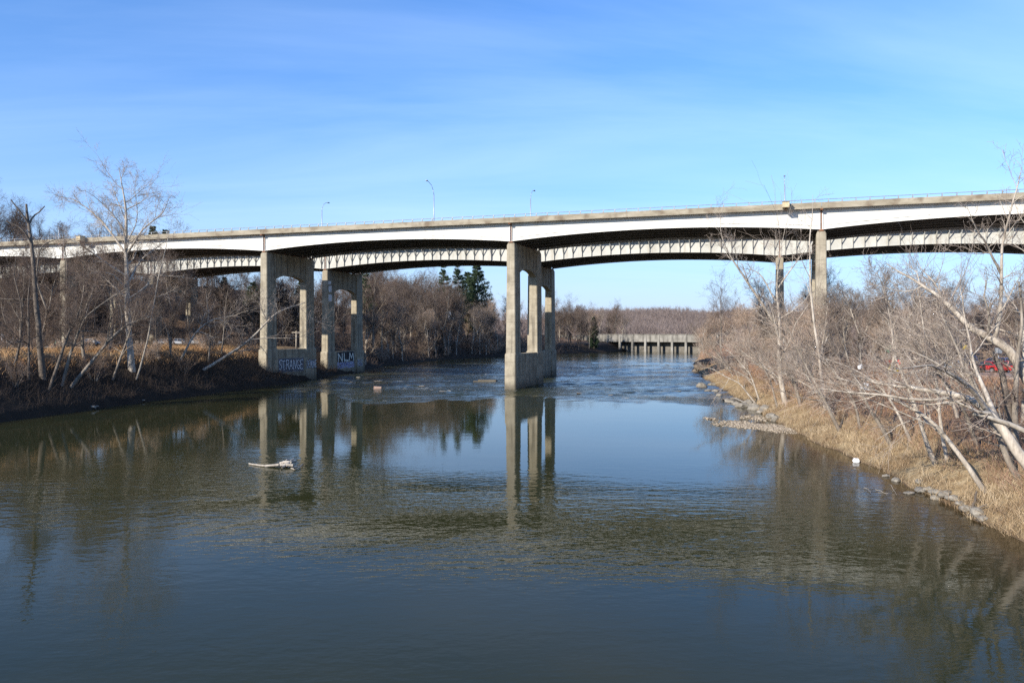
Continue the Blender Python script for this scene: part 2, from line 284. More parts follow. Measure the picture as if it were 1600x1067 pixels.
def water_material():
    m = bpy.data.materials.new('brown_river_water'); m.use_nodes = True
    nt = m.node_tree; N = nt.nodes; L = nt.links; b = N['Principled BSDF']
    t = N.new('ShaderNodeTexCoord')
    def mapping(scale, rot=0):
        q = N.new('ShaderNodeMapping'); q.inputs['Scale'].default_value = scale; q.inputs['Rotation'].default_value = (0, 0, rot); L.new(t.outputs['Object'], q.inputs[0]); return q.outputs[0]
    def noise(vec, s, d=3, dist=0.0, r=0.55):
        n = N.new('ShaderNodeTexNoise'); n.inputs['Scale'].default_value = s; n.inputs['Detail'].default_value = d; n.inputs['Distortion'].default_value = dist; n.inputs['Roughness'].default_value = r; L.new(vec, n.inputs['Vector']); return n.outputs[0]
    def mth(op, a, c=None, clamp=False):
        q = N.new('ShaderNodeMath'); q.operation = op; q.use_clamp = clamp
        for i, v in enumerate((a, c)):
            if v is None: continue
            if isinstance(v, (int, float)): q.inputs[i].default_value = v
            else: L.new(v, q.inputs[i])
        return q.outputs[0]
    def rng_(v, a, c, lo, hi, smooth=True):
        q = N.new('ShaderNodeMapRange'); q.inputs['From Min'].default_value = a; q.inputs['From Max'].default_value = c; q.inputs['To Min'].default_value = lo; q.inputs['To Max'].default_value = hi
        if smooth: q.interpolation_type = 'SMOOTHSTEP'
        L.new(v, q.inputs['Value']); return q.outputs[0]
    rap = N.new('ShaderNodeAttribute'); rap.attribute_name = 'rapid'
    shl = N.new('ShaderNodeAttribute'); shl.attribute_name = 'shallow'
    # breeze patches: broad streaks of rippled and of glassy water
    patch = noise(mapping((0.35, 1.0, 1), 0.15), 0.05, 6, 1.6, 0.6)
    patch = rng_(patch, 0.38, 0.64, 0.25, 1.15)
    brz = N.new('ShaderNodeAttribute'); brz.attribute_name = 'breeze'
    patch = mth('MULTIPLY', patch, brz.outputs['Fac'])
    fine = noise(mapping((0.75, 1.25, 1), 0.12), 3.2, 3)
    mid = noise(mapping((0.8, 1.25, 1), -0.2), 1.25, 2)
    swl = noise(mapping((0.5, 1.0, 1), 0.3), 0.28, 2)
    chop = noise(mapping((0.5, 1.2, 1), 0.1), 1.1, 5, 0.8, 0.62)
    near = mth('ADD', mth('MULTIPLY', mth('ADD', mth('MULTIPLY', fine, 0.006), mth('MULTIPLY', mid, 0.033)), patch), mth('MULTIPLY', swl, 0.006))
    near = mth('ADD', near, mth('MULTIPLY', fine, 0.0014))
    slick = rng_(noise(mapping((0.3, 1.0, 1), 0.1), 0.13, 4, 0.6), 0.36, 0.60, 0.18, 1.1)
    h = mth('ADD', near, mth('MULTIPLY', mth('MULTIPLY', chop, 0.32), mth('MULTIPLY', rap.outputs['Fac'], slick)))
    bp = N.new('ShaderNodeBump'); bp.inputs['Strength'].default_value = 1.0; bp.inputs['Distance'].default_value = 1.0
    L.new(h, bp.inputs['Height']); L.new(bp.outputs[0], b.inputs['Normal'])
    # silt colour, browner where the bottom shows near the right shore, and specks of foam in the fast water
    r = N.new('ShaderNodeValToRGB'); e = r.color_ramp.elements
    e[0].position = 0.3; e[0].color = (0.016, 0.021, 0.009, 1); e[1].position = 0.7; e[1].color = (0.031, 0.030, 0.010, 1)
    L.new(noise(mapping((1, 1, 1)), 0.06, 4), r.inputs[0])
    mx = N.new('ShaderNodeMix'); mx.data_type = 'RGBA'; L.new(shl.outputs['Fac'], mx.inputs['Factor']); L.new(r.outputs[0], mx.inputs['A']); mx.inputs['B'].default_value = (0.055, 0.036, 0.018, 1)
    fo = noise(mapping((0.5, 1.6, 1), 0.1), 1.3, 6, 0.5, 0.65)
    fb = noise(mapping((0.4, 1.0, 1)), 0.11, 3)
    fm = mth('MULTIPLY', mth('MULTIPLY', rng_(fo, 0.60, 0.68, 0, 1), rng_(fb, 0.48, 0.58, 0, 1)), rap.outputs['Fac'], True)
    mf = N.new('ShaderNodeMix'); mf.data_type = 'RGBA'; L.new(fm, mf.inputs['Factor']); L.new(mx.outputs['Result'], mf.inputs['A']); mf.inputs['B'].default_value = (0.62, 0.62, 0.58, 1)
    L.new(mf.outputs['Result'], b.inputs['Base Color'])
    rr = mth('ADD', mth('MULTIPLY', fm, 0.6), mth('ADD', mth('MULTIPLY', rap.outputs['Fac'], 0.05), 0.012))
    L.new(rr, b.inputs['Roughness']); b.inputs['IOR'].default_value = 1.333; b.inputs['Specular IOR Level'].default_value = 0.17
    return m
M['water'] = water_material()

# ------------------------------------------------------------------ terrain and river
LY = np.array([-80, 40, 90, 113, 145, 165, 183, 200, 215, 249, 311, 366, 400, 430, 470, 560, 800, 3200.])
LX = np.array([-64, -62, -58, -54.5, -48, -45.2, -44, -42, -40.5, -40, -27, -2, 24, 43, 72, 150, 400, 2200.])
RY = np.array([-80, 20, 38, 44, 51, 64.5, 79, 93, 105, 130, 150, 185, 214, 250, 289, 360, 444, 500, 600, 850, 3200.])
RX = np.array([22, 23.5, 24.4, 25.4, 25.9, 27.5, 28.6, 30, 32.5, 36, 38.8, 44, 50, 58, 66.5, 85, 105, 135, 230, 500, 2400.])
def smooth_interp(y, Y, X):
    k = 3.0
    return (np.interp(y - k, Y, X) + 2 * np.interp(y, Y, X) + np.interp(y + k, Y, X)) / 4
def wob(y, s, a): return a * (np.sin(y * 0.61 + s) * 0.5 + np.sin(y * 1.37 + 2.1 * s) * 0.3 + np.sin(y * 0.23 + 3.3 * s) * 0.6)
def xl(y): return smooth_interp(y, LY, LX) + wob(y, 1.0, 0.45)
def xr(y): return smooth_interp(y, RY, RX) + wob(y, 4.0, 0.35)
def sstep(a, b, x):
    t = np.clip((x - a) / (b - a + 0.0), 0, 1); return t * t * (3 - 2 * t)
def lump(x, y):
    return (np.sin(x * .31 + 1.3 * np.sin(y * .17)) * np.sin(y * .27 + 1.1 * np.sin(x * .13)) * 0.5 + np.sin(x * .9 + y * .5) * np.sin(y * .8 - x * .3) * 0.22 + np.sin(x * 2.3 + 1) * np.sin(y * 2.1) * 0.08)
def hills(x, y):
    h = 33 * sstep(620, 1350, y) * (1 - sstep(1480, 1900, y)) * (0.78 + 0.22 * np.sin(x * .0062 + 0.2) + 0.07 * np.sin(x * .021 + y * .003) + 0.04 * np.sin(x * .055 + 1))
    h = h + 20 * sstep(150, 420, x - 0.12 * y) * sstep(200, 520, y) * (1 - sstep(1480, 1900, y))
    return h
def ground_z(x, y):
    x = np.asarray(x, float); y = np.asarray(y, float)
    a = xl(y); c = xr(y)
    dl = a - x; dr = x - c
    # left bank: steep, then a terrace with a road, then a wooded hillside
    top = np.interp(y, [60, 150, 200, 260, 420, 700], [7.4, 7.1, 6.8, 5.2, 5.0, 6.0])
    z1 = top * (0.10 * sstep(0, 1.2, dl) + 0.90 * sstep(-1.0, 13, dl))
    w = np.interp(y, [60, 195, 240, 700], [92, 92, 16, 16])
    z1 = z1 + np.clip((dl - w) / 90, 0, 1.6) ** 1.15 * 17 * np.interp(y, [0, 200, 420, 560], [1.3, 1.25, 0.9, 0.0])
    # right bank: grassy slope, then the flood plain
    z2 = 0.35 * sstep(0, .8, dr) + 2.5 * sstep(-.5, 6.5, dr) + 2.05 * sstep(5, 20, dr)
    bed = -0.3 - 1.6 * sstep(0, 10, np.minimum(-dl, -dr))
    z = np.where(dl > 0, z1, np.where(dr > 0, z2, bed))
    land = np.maximum(dl, dr)
    flat = 1 - (sstep(26, 30, dr) * (1 - sstep(95, 110, dr)) * sstep(70, 80, y) * (1 - sstep(150, 165, y)))
    z = z + np.where(land > 0, lump(x, y) * 0.42 * sstep(0.3, 4, land) * flat, 0)
    return z + np.where(land > 0, hills(x, y) * sstep(2, 60, land), 0)

def hit(u, v, dmin=25, dmax=420):
    """the point of the ground seen at a photo pixel"""
    D = np.arange(dmin, dmax, 0.25)
    p = np.stack([(u - 800) / PX * D, D, CAMH - (v - HOR) / PX * D], 1)
    g = np.maximum(ground_z(p[:, 0], p[:, 1]), 0)
    k = np.argmax(p[:, 2] <= g) if np.any(p[:, 2] <= g) else len(D) - 1
    return np.array([p[k, 0], p[k, 1], g[k]])

ys = [-80.0]
while ys[-1] < 3200:
    y = ys[-1]; ys.append(y + (2.0 if y < 20 else 0.8 if y < 150 else 1.2 if y < 280 else 3 if y < 480 else 12 if y < 900 else 60))
ys = np.array(ys)
offs = np.concatenate([[0.0], np.cumsum([0.35] * 4 + [0.7] * 14 + [1.3] * 14 + [3] * 20 + [8] * 14 + [25] * 10 + [120] * 14)])
nb = 13
def ground_mesh():
    rows = []
    gr = []; dp = []
    for y in ys:
        a = float(xl(y)); c = float(xr(y))
        x = np.concatenate([a - offs[::-1], a + (c - a) * np.linspace(0, 1, nb + 2)[1:-1], c + offs])
        z = ground_z(x, np.full_like(x, y))
        z[len(offs) - 1] = -0.12; z[-len(offs)] = -0.12
        rows.append(np.stack([x, np.full_like(x, y), z], 1))
        dl = a - x; dr = x - c
        g = np.where(dr > 0, 0.85 * (1 - sstep(2.5, 6.5, dr)) + 0.10, 0) + np.where(dl > 0, 0.75 * sstep(9, 13, dl) * (1 - sstep(40, 60, dl)) * (1 - sstep(180, 230, y)), 0)
        gr.append(g); dp.append(np.where(dl > -2, .92 * (1 - sstep(7, 12, dl)) + .55 * sstep(60, 75, dl) * (1 - sstep(400, 500, y)), np.where(dr > 0, .6 * (1 - sstep(0, .7, dr)), .5)))  # left slope and hillside: shade painted into the soil colour; right waterline, bed: damp
    V = np.array(rows); n, m, _ = V.shape
    i = np.arange(n - 1)[:, None] * m + np.arange(m - 1)[None, :]
    F = np.stack([i, i + 1, i + 1 + m, i + m], -1).reshape(-1, 4)
    me = mesh_np('ground', V.reshape(-1, 3), F, M['ground'], True)
    at_ = me.attributes.new('grassy', 'FLOAT', 'POINT'); at_.data.foreach_set('value', np.array(gr, np.float32).ravel())
    at_ = me.attributes.new('damp_and_shade', 'FLOAT', 'POINT'); at_.data.foreach_set('value', np.array(dp, np.float32).ravel())
    return tag(obj('ground', me), 'brown leaf-strewn river banks with dry grass', None, None, 'structure')
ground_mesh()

def river_mesh():
    yy = [-80.0]
    while yy[-1] < 900:
        y = yy[-1]; yy.append(y + (1.5 if y < 100 else 0.55 if y < 235 else 1.2 if y < 330 else 5 if y < 480 else 20))
    yy = np.array(yy); m = 140
    f = np.linspace(0, 1, m)
    a = xl(yy) - 0.6; c = xr(yy) + 0.6
    X = a[:, None] + (c - a)[:, None] * f[None, :]
    Y = np.repeat(yy[:, None], m, 1)
    # fast shallow water below the bridges; its lower edge is uneven
    edge = 121 + 3.5 * np.sin(X * .13 + 1) + 2.0 * np.sin(X * .37) + np.where(X > 12, (X - 12) * -0.55, 0) + np.where(X < -22, (-22 - X) * 0.9, 0)
    edge = edge + 1.6 * np.sin(X * .83 + Y * .4) + 1.1 * np.sin(X * 1.9 - Y * .7) + 2.5 * np.sin(X * .21 + 2.0)
    rap = sstep(-2, 9, Y - edge) * (1 - 0.75 * sstep(210, 330, Y)) * sstep(-46, -36, X)
    r2 = np.random.default_rng(5)
    Z = np.zeros_like(X)
    for k in range(26):
        th = r2.normal(0, 0.55); lam = r2.uniform(1.2, 5.5); ph = r2.uniform(0, 6.28)
        q = np.sin((X * math.sin(th) + Y * math.cos(th)) * 2 * math.pi / lam + ph + 1.2 * np.sin(X * r2.uniform(.05, .3) + ph) + 0.8 * np.sin(Y * r2.uniform(.05, .2)))
        Z += q * lam * 0.0065
    env = 0.45 + 0.55 * np.sin(X * .11 + 2 * np.sin(Y * .06)) * np.sin(Y * .16 + 1.5 * np.sin(X * .09))
    Z = Z * rap * np.clip(env, 0.1, 1.3)
    shal = (1 - sstep(0, 9, c[:, None] - X)) * 0.75 * (1 - 0.6 * sstep(60, 140, Y)) + 0.18 * (1 - sstep(0, 6, X - a[:, None]))
    shal = np.maximum(shal, 0.55 * np.exp(-(((X - 29) / 7) ** 2 + ((Y - 99) / 9) ** 2)))
    # wind: glassy just below the rapids, ruffled nearer, quieter again close to the near bank
    e2 = Y + 5 * np.sin(X * .09 + .8) + 2.5 * np.sin(X * .23 + Y * .05) + np.where(X > 8, -(X - 8) * .5, 0)
    brz = .045 + .93 * sstep(68, 50, e2) * (1 - .62 * sstep(40, 30, e2)) + .25 * sstep(95, 112, Y)
    V = np.stack([X, Y, Z], -1); n = len(yy)
    i = np.arange(n - 1)[:, None] * m + np.arange(m - 1)[None, :]
    F = np.stack([i, i + 1, i + 1 + m, i + m], -1).reshape(-1, 4)
    me = mesh_np('river_water', V.reshape(-1, 3), F, M['water'], True)
    for nm, arr in (('rapid', rap), ('shallow', shal), ('breeze', brz)):
        q = me.attributes.new(nm, 'FLOAT', 'POINT'); q.data.foreach_set('value', arr.astype(np.float32).ravel())
    return tag(obj('river_water', me), 'brown green river, glassy in front and rippled under the bridges', None, None, 'structure')
river_mesh()

def strip(name, pts, wd, mat, lift, label, side=None):
    """a road laid on the ground along a polyline"""
    pts = np.array(pts, float); d = np.gradient(pts, axis=0); d /= np.linalg.norm(d, axis=1)[:, None]; nn = np.stack([-d[:, 1], d[:, 0]], 1)
    a = pts + nn * wd / 2; b = pts - nn * wd / 2
    za = np.maximum(ground_z(a[:, 0], a[:, 1]), ground_z(b[:, 0], b[:, 1])) + lift
    zs = np.convolve(np.pad(za, 4, mode='edge'), np.ones(9) / 9, 'valid') + 0.18
    mb = MB()
    k = len(pts)
    V = []
    for i in range(k):
        V += [(a[i][0], a[i][1], zs[i]), (b[i][0], b[i][1], zs[i]), (b[i][0], b[i][1], zs[i] - 1.2), (a[i][0], a[i][1], zs[i] - 1.2)]
    mb.loft([V[4 * i:4 * i + 4] for i in range(k)])
    o = mb.build(name, mat)
    tag(o, label, None, None, 'structure')
    return o, zs
ry = np.linspace(-105, -47, 40)
strip('road', [(x, 181 + (x + 75) * -0.05) for x in np.linspace(-185, -50, 60)], 7, M['asphalt'], 0.0, 'pale road along the top of the left bank')
# car park on the right bank: a slab with kerb, level at 5.0 m
PK = 5.02
mb = MB(); mb.box(56, 128, 90, 132, PK - 1.5, PK); tag(mb.build('parking_lot', M['asphalt']), 'grey asphalt car park behind the bare trees', None, None, 'structure')
mb = MB(); mb.box(55.85, 56.0, 89.85, 132.15, PK - 1.5, PK + 0.12); mb.box(56.0, 128, 89.85, 90.0, PK - 1.5, PK + 0.12); mb.build('kerb', M['kerb'], bpy.data.objects['parking_lot'])
for k in range(22):
    MB().box(60 + 2.7 * k, 60.12 + 2.7 * k, 104, 109, PK, PK + 0.004).build('bay_line', M['roadpaint'], bpy.data.objects['parking_lot'])
MB().box(56.4, 127, 96.0, 96.14, PK, PK + 0.004).build('edge_line', M['roadpaint'], bpy.data.objects['parking_lot'])

# ------------------------------------------------------------------ bridges
O = np.array([0.35, 144.65]); TH = math.atan2(-0.3130, 0.9498)
E_ = np.array([math.cos(TH), math.sin(TH)]); N_ = np.array([-math.sin(TH), math.cos(TH)])
SPAN = 52.9
def world(s, t): return O + s * E_ + t * N_

STROKES = {
 'S': [[(1, .85), (.7, 1), (.25, .95), (.1, .75), (.4, .55), (.85, .42), (.9, .2), (.6, 0), (.1, .1)]],
 'T': [[(0, 1), (1, 1)], [(.5, 1), (.5, 0)]],
 'R': [[(.1, 0), (.1, 1), (.75, .95), (.85, .7), (.6, .5), (.1, .5)], [(.45, .5), (.95, 0)]],
 'A': [[(0, 0), (.5, 1), (1, 0)], [(.22, .38), (.78, .38)]],
 'N': [[(.08, 0), (.12, 1), (.85, 0), (.92, 1)]],
 'G': [[(.95, .8), (.6, 1), (.2, .85), (.08, .45), (.3, .05), (.75, .02), (.95, .4), (.55, .42)]],
 'E': [[(.9, 1), (.1, .95), (.1, .02), (.95, 0)], [(.1, .5), (.75, .5)]],
 'D': [[(.1, 0), (.1, 1), (.6, .95), (.95, .55), (.6, .05), (.1, 0)]],
 'M': [[(.02, 0), (.15, 1), (.5, .35), (.85, 1), (.98, 0)]],
 'O': [[(.5, 1), (.1, .75), (.1, .25), (.5, 0), (.9, .25), (.9, .75), (.5, 1)]],
 'L': [[(.2, 1), (.12, .05), (.95, .02)]],
 'K': [[(.1, 0), (.1, 1)], [(.9, 1), (.15, .45), (.95, 0)]],
 'U': [[(.1, 1), (.12, .2), (.5, 0), (.88, .2), (.9, 1)]],
}
def ribbon(mb, s, pts, w, off):
    """a painted stroke on the wall plane x = s (outlines in y,z)"""
    for k in range(len(pts) - 1):
        p = np.array(pts[k], float); q = np.array(pts[k + 1], float); d = q - p; l = np.linalg.norm(d)
        if l < 1e-6: continue
        d /= l; nn = np.array([-d[1], d[0]]) * w / 2; p = p - d * w * .35; q = q + d * w * .35
        o = s + off + 0.0006 * k
        mb.add([(o, *(p + nn)), (o, *(q + nn)), (o, *(q - nn)), (o, *(p - nn))], [(0, 1, 2, 3)])
def lettering(parent, text, s, t0, z0, cw, ch, w, fill, outline, ow=2.0, r=None, name='graffiti'):
    r = r or random.Random(3)
    mo = MB(); mi = MB(); t = t0
    for i, c in enumerate(text):
        if c != ' ':
            dz = r.uniform(-.06, .06) * ch; sl = r.uniform(-.12, .12)
            for st in STROKES[c]:
                pts = [(t + p[0] * cw * .86 + sl * p[1] * cw, z0 + dz + p[1] * ch) for p in st]
                ribbon(mo, s, pts, w * ow, 0.008 + 0.006 * (i % 3)); ribbon(mi, s, pts, w, 0.03 + 0.006 * (i % 3))
        t += cw * (1.0 if c != ' ' else 0.45)
    a = mo.build(name + '_outline', outline, parent); b = mi.build(name, fill, parent)
    return a, b

def octa(s0, s1, t0, t1, z, c):
    return [(s0 + c, t0, z), (s1 - c, t0, z), (s1, t0 + c, z), (s1, t1 - c, z), (s1 - c, t1, z), (s0 + c, t1, z), (s0, t1 - c, z), (s0, t0 + c, z)]

def make_pier(bridge, sc, zcap, zbase, zbot, wid=18.5, tb=0.0):
    """two tapered columns, an arched cap wall between them, a solid base wall; local x along the bridge"""
    pr = empty('pier', (sc, tb, 0), 0, bridge)
    cd = 3.35
    for (t0, t1) in ((0.35, 0.35 + cd), (wid - 0.55 - cd, wid - 0.55)):
        mb = MB()
        hw0, hw1 = 0.92, 0.76
        mb.loft([octa(-hw0, hw0, t0, t1, zbase + 0.0, .12), octa(-hw1, hw1, t0 + .05, t1 - .05, zcap - 0.45, .12), octa(-hw1 + .18, hw1 - .18, t0 + .25, t1 - .2, zcap, .12)])
        mb.build('column', M['concrete'], pr)
    # arched cap wall
    a, b = 0.35 + cd - .25, wid - 0.55 - cd + .25
    poly = [(a, zcap - .06), (a, zcap - 5.5)]
    for k in range(1, 14):
        f = k / 14; poly.append((a + (b - a) * f, zcap - 5.5 + 1.15 * (1 - abs(2 * f - 1) ** 2.6)))
    poly += [(b, zcap - 5.5), (b, zcap - .06)]
    MB().prism(poly, 'x', -0.62, 0.62).build('cap_wall', M['concrete'], pr)
    for k in range(1, 5):
        t = a + (b - a) * k / 5
        MB().box(0.62, 0.65, t - .05, t + .05, zcap - 4.4, zcap - .1).build('wall_joint', M['deck'], pr)
    # base: end blocks and wall
    for (t0, t1) in ((0.0, 4.1), (wid - 4.3, wid)):
        mb = MB(); mb.loft([octa(-1.12, 1.12, t0, t1, zbot, .18), octa(-1.05, 1.05, t0 + .03, t1 - .03, zbase - .25, .18), octa(-.98, .98, t0 + .12, t1 - .12, zbase + .015, .16)])
        mb.build('base_block', M['concrete'], pr)
    MB().box(-0.85, 0.85, 3.9, wid - 4.1, zbot, zbase - .08).build('base_wall', M['concrete'], pr)
    MB().box(0.85, 0.865, wid * .5 - .06, wid * .5 + .06, zbot, zbase - .12).build('wall_joint', M['deck'], pr)
    return pr

def profile(f, zp, zm): return zp + (zm - zp) * (1 - abs(2 * f - 1) ** 2.0)

def make_bridge(name, label, s_off, t_off, ztop, spans, piers, struts, rail_range, overhang, zp, zm):
    root = empty(name, (*world(s_off, t_off), 0), TH)
    tag(root, label, 'bridge', 'the two highway viaducts')
    zdeck = ztop - 0.60                    # roadway level
    zg = zdeck - 0.25                     # girder top
    t_g = [0.7 + 3.46 * i for i in range(6)]
    tf, tr = 0.7 - overhang, t_g[-1] + 1.2
    sc0 = -0.75
    for k in spans:
        s0 = sc0 + k * SPAN; s1 = s0 + SPAN; g = 0.07
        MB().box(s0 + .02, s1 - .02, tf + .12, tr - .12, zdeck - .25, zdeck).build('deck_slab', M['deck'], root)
        MB().box(s0 + .02, s1 - .02, tf + .5, tr - .5, zdeck + .004, zdeck + .06).build('roadway', M['roadway'], root)
        for (a, sg) in ((tf, 1), (tr, -1)):
            poly = [(a, zdeck - .38), (a, ztop), (a + sg * .30, ztop), (a + sg * .42, zdeck + .02), (a + sg * .9, zdeck - .255), (a + sg * .35, zdeck - .38)]
            MB().prism(poly, 'x', s0 + .02, s1 - .02).build('parapet', M['parapet'], root)
        for i, tg in enumerate(t_g):
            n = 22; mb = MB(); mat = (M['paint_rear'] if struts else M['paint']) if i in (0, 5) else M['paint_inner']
            ss = np.linspace(s0 + g, s1 - g, n + 1); ff = (ss - s0) / SPAN; zb = np.array([profile(f, zp, zm) for f in ff])
            mb.loft([[(s, tg - .02, z + .05), (s, tg + .02, z + .05), (s, tg + .02, zg - .04), (s, tg - .02, zg - .04)] for s, z in zip(ss, zb)])
            mb.loft([[(s, tg - .24, z), (s, tg + .24, z), (s, tg + .24, z + .05), (s, tg - .24, z + .05)] for s, z in zip(ss, zb)])
            mb.loft([[(s, tg - .2, zg - .04), (s, tg + .2, zg - .04), (s, tg + .2, zg - .002), (s, tg - .2, zg - .002)] for s in (s0 + g, s1 - g)])
            gd = mb.build('girder', mat, root)
            if i == 0 and not struts:
                # long thin web stiffeners near the soffit at both ends of the span, and field splices
                for (f0, f1) in ((0.01, .17), (0.19, .30), (.70, .81), (.83, .99)):
                    fs = np.linspace(f0, f1, 7); m2 = MB()
                    m2.loft([[(s0 + f * SPAN, tg - .13, profile(f, zp, zm) + .62), (s0 + f * SPAN, tg - .02, profile(f, zp, zm) + .62), (s0 + f * SPAN, tg - .02, profile(f, zp, zm) + .65), (s0 + f * SPAN, tg - .13, profile(f, zp, zm) + .65)] for f in fs])
                    m2.build('web_stiffener', M['paint'], gd)
                for f in (.28, .72):
                    zb0 = profile(f, zp, zm)
                    MB().box(s0 + f * SPAN - .35, s0 + f * SPAN + .35, tg - .045, tg - .02, zb0 + .12, zg - .1).build('splice_plate', M['paint'], gd)
            if i == 0 and struts:
                nst = 25
                for j in range(nst):
                    f = (j + .5) / nst; s = s0 + f * SPAN; zb0 = profile(f, zp, zm)
                    MB().box(s - .05, s + .05, tg - .34, tg - .02, zb0 + .02, zg - .045).build('web_stiffener', M['paint_rear'], gd)
                    m2 = MB(); m2.bar((s + .03, tg - .16, zb0 + .95), (s + .03, tf + .25, zdeck - .36), .10, 6)
                    m2.build('overhang_strut', M['paint_rear'], gd)
                for j in range(12):
                    s = s0 + (j + .5) / 12 * SPAN; zb0 = profile((j + .5) / 12, zp, zm)
        # cross frames between girders
        for j in range(1, 8):
            f = j / 8; s = s0 + f * SPAN; z = profile(f, zp, zm) + .25; mb = MB()
            for i in range(5):
                mb.bar((s, t_g[i] + .05, z), (s, t_g[i + 1] - .05, zg - .25), .05, 4); mb.bar((s, t_g[i] + .05, zg - .3), (s, t_g[i + 1] - .05, z + .05), .05, 4)
            mb.build('cross_frame', M['paint_inner'], root)
        # railing on the near parapet: a pipe and short curved posts
        if rail_range and rail_range[0] <= k <= rail_range[1]:
            rl = MB(); rl.bar((s0, tf + .12, ztop + .46), (s1, tf + .12, ztop + .46), .055, 6); rail = rl.build('railing', M['railmetal'], root)
            pm = MB(); pm.loft([[(x, y - .07, z), (x2, y - .07, z), (x2, y + .07, z), (x, y + .07, z)] for (x, x2, y, z) in ((-.11, .09, 0, 0), (-.07, .07, -.03, .3), (-.05, .13, .0, .52))])
            pme = pm.mesh('post', M['railmetal'])
            for j in range(26):
                p = obj('post', pme, rail); p.location = (s0 + (j + .5) * SPAN / 26, tf + .16, ztop)
    for k, (zbase, zbot) in piers.items():
        sc = sc0 + k * SPAN
        pr = make_pier(root, sc, zp - .22, zbase, zbot)
        for i, tg in enumerate(t_g):
            MB().box(sc - .35, sc + .35, tg - .25, tg + .25, zp - .24, zp - .005).build('bearing', M['rust'], root)
        tg = t_g[0]
        MB().box(sc - .065, sc + .065, tg - .10, tg + .1, zp + .02, zg - .05).build('joint_plate', M['rust'], root)
        MB().box(sc - .2, sc + .2, tf + .0, tg, zdeck - .62, zdeck - .385).build('joint_trough', M['rust'], root)
        for sg in (-1, 1):
            MB().box(sc + sg * .22 - .03, sc + sg * .22 + .03, tg - .2, tg - .02, zp + .05, zg - .05).build('end_stiffener', M['paint'], root)
        if k == 1 and struts:
            pass
    return root, dict(zdeck=zdeck, zg=zg, zp=zp, tf=tf, tr=tr, sc0=sc0)

# pier numbering: 0 stands in the river in front of the camera
front, FI = make_bridge('highway_bridge', 'near highway viaduct with smooth white girders, concrete parapet and pipe railing', 0, 0, 31.18, range(-4, 4),
                        {-3: (8.6, 2), -2: (8.4, 4), -1: (6.9, -2), 0: (6.45, -3), 1: (6.6, 1), 2: (7, 2)}, False, (-3, 1), 1.2, 26.9, 28.13)
rear, RI = make_bridge('highway_bridge', 'far highway viaduct behind the near one, its girder ribbed with stiffeners and struts', -6.2, 33.3, 31.45, range(-4, 4),
                       {-3: (9.5, 2), -2: (8.6, 2), -1: (5.7, -2), 0: (6.2, -3), 1: (6.2, 0), 2: (7, 2)}, True, None, 2.25, 25.95, 27.35)
def pier_of(b, k): return [o for o in b.children if o.name.startswith('pier')][k]
# graffiti on the bases of the two left-bank piers
P1 = pier_of(front, 2); P1r = pier_of(rear, 2)
MB().box(0.851, 0.856, 4.1, 13.6, 2.0, 4.9).build('faded_paint', M['spray_grey'], P1)
lettering(P1, 'STRANGE', 0.86, 4.3, 2.5, 1.32, 2.0, 0.20, M['spray_lilac'], M['spray_black'], 2.3, random.Random(2))
lettering(P1, 'DEMONE', 1.13, 14.4, 2.6, 0.66, 1.6, 0.13, M['spray_lilac'], M['spray_black'], 2.3, random.Random(5))
MB().box(0.852, 0.858, 4.9, 13.4, 1.75, 5.5).build('graffiti_panel', M['spray_black'], P1r)
lettering(P1r, 'NLM', 0.86, 5.3, 3.2, 2.7, 1.9, 0.36, M['spray_white'], M['spray_black'], 1.8, random.Random(7))
lettering(P1r, 'SORAMOSO', 0.862, 4.9, 1.5, 1.05, 1.3, 0.20, M['spray_blue'], M['spray_lilac'], 2.1, random.Random(9))
lettering(P1r, 'RUG', 1.13, 14.6, 1.7, 0.9, 1.6, 0.10, M['spray_lilac'], M['spray_blue'], 1.8, random.Random(4))
for (t, z, a, b) in ((0.4, 22.2, 1.2, .8), (0.5, 20.4, 1.4, 1.5), (0.5, 18.1, 1.5, 1.6)):
    MB().box(0.80, 0.84, t + .3, t + .3 + a, z, z + b).build('paint_patch', M['spray_lilac'], P1r)
PR = pier_of(front, 4)
lettering(PR, 'SOG', 1.13, 0.4, 5.0, 1.1, 1.1, .2, M['spray_pink'], M['spray_lilac'], 2.0, random.Random(1))
# the box that juts out of the near parapet, and a smaller one further left
def jut(s, h, w, label):
    o = empty('junction_box', (*world(s, FI['tf'] - .002), 30.4)); o.rotation_euler = (0, 0, TH)
    MB().box(-w, w, -1.5, 0, 0, h).build('body', M['tanwall'], o, bevel=.03)
    MB().box(-w * 1.06, w * 1.06, -1.56, 0, h, h + .07).build('lid', M['parapet'], o)
    MB().box(-.12, .12, -.9, 0, -.35, -.003).build('bracket', M['rust'], o)
    tag(o, label, 'box', 'boxes hung on the near parapet')
jut(46.7, 0.85, 0.55, 'tan box jutting from the near parapet beside the right-bank pier')
jut(-99.5, 1.0, 0.6, 'tan box jutting from the near parapet above the left wood')

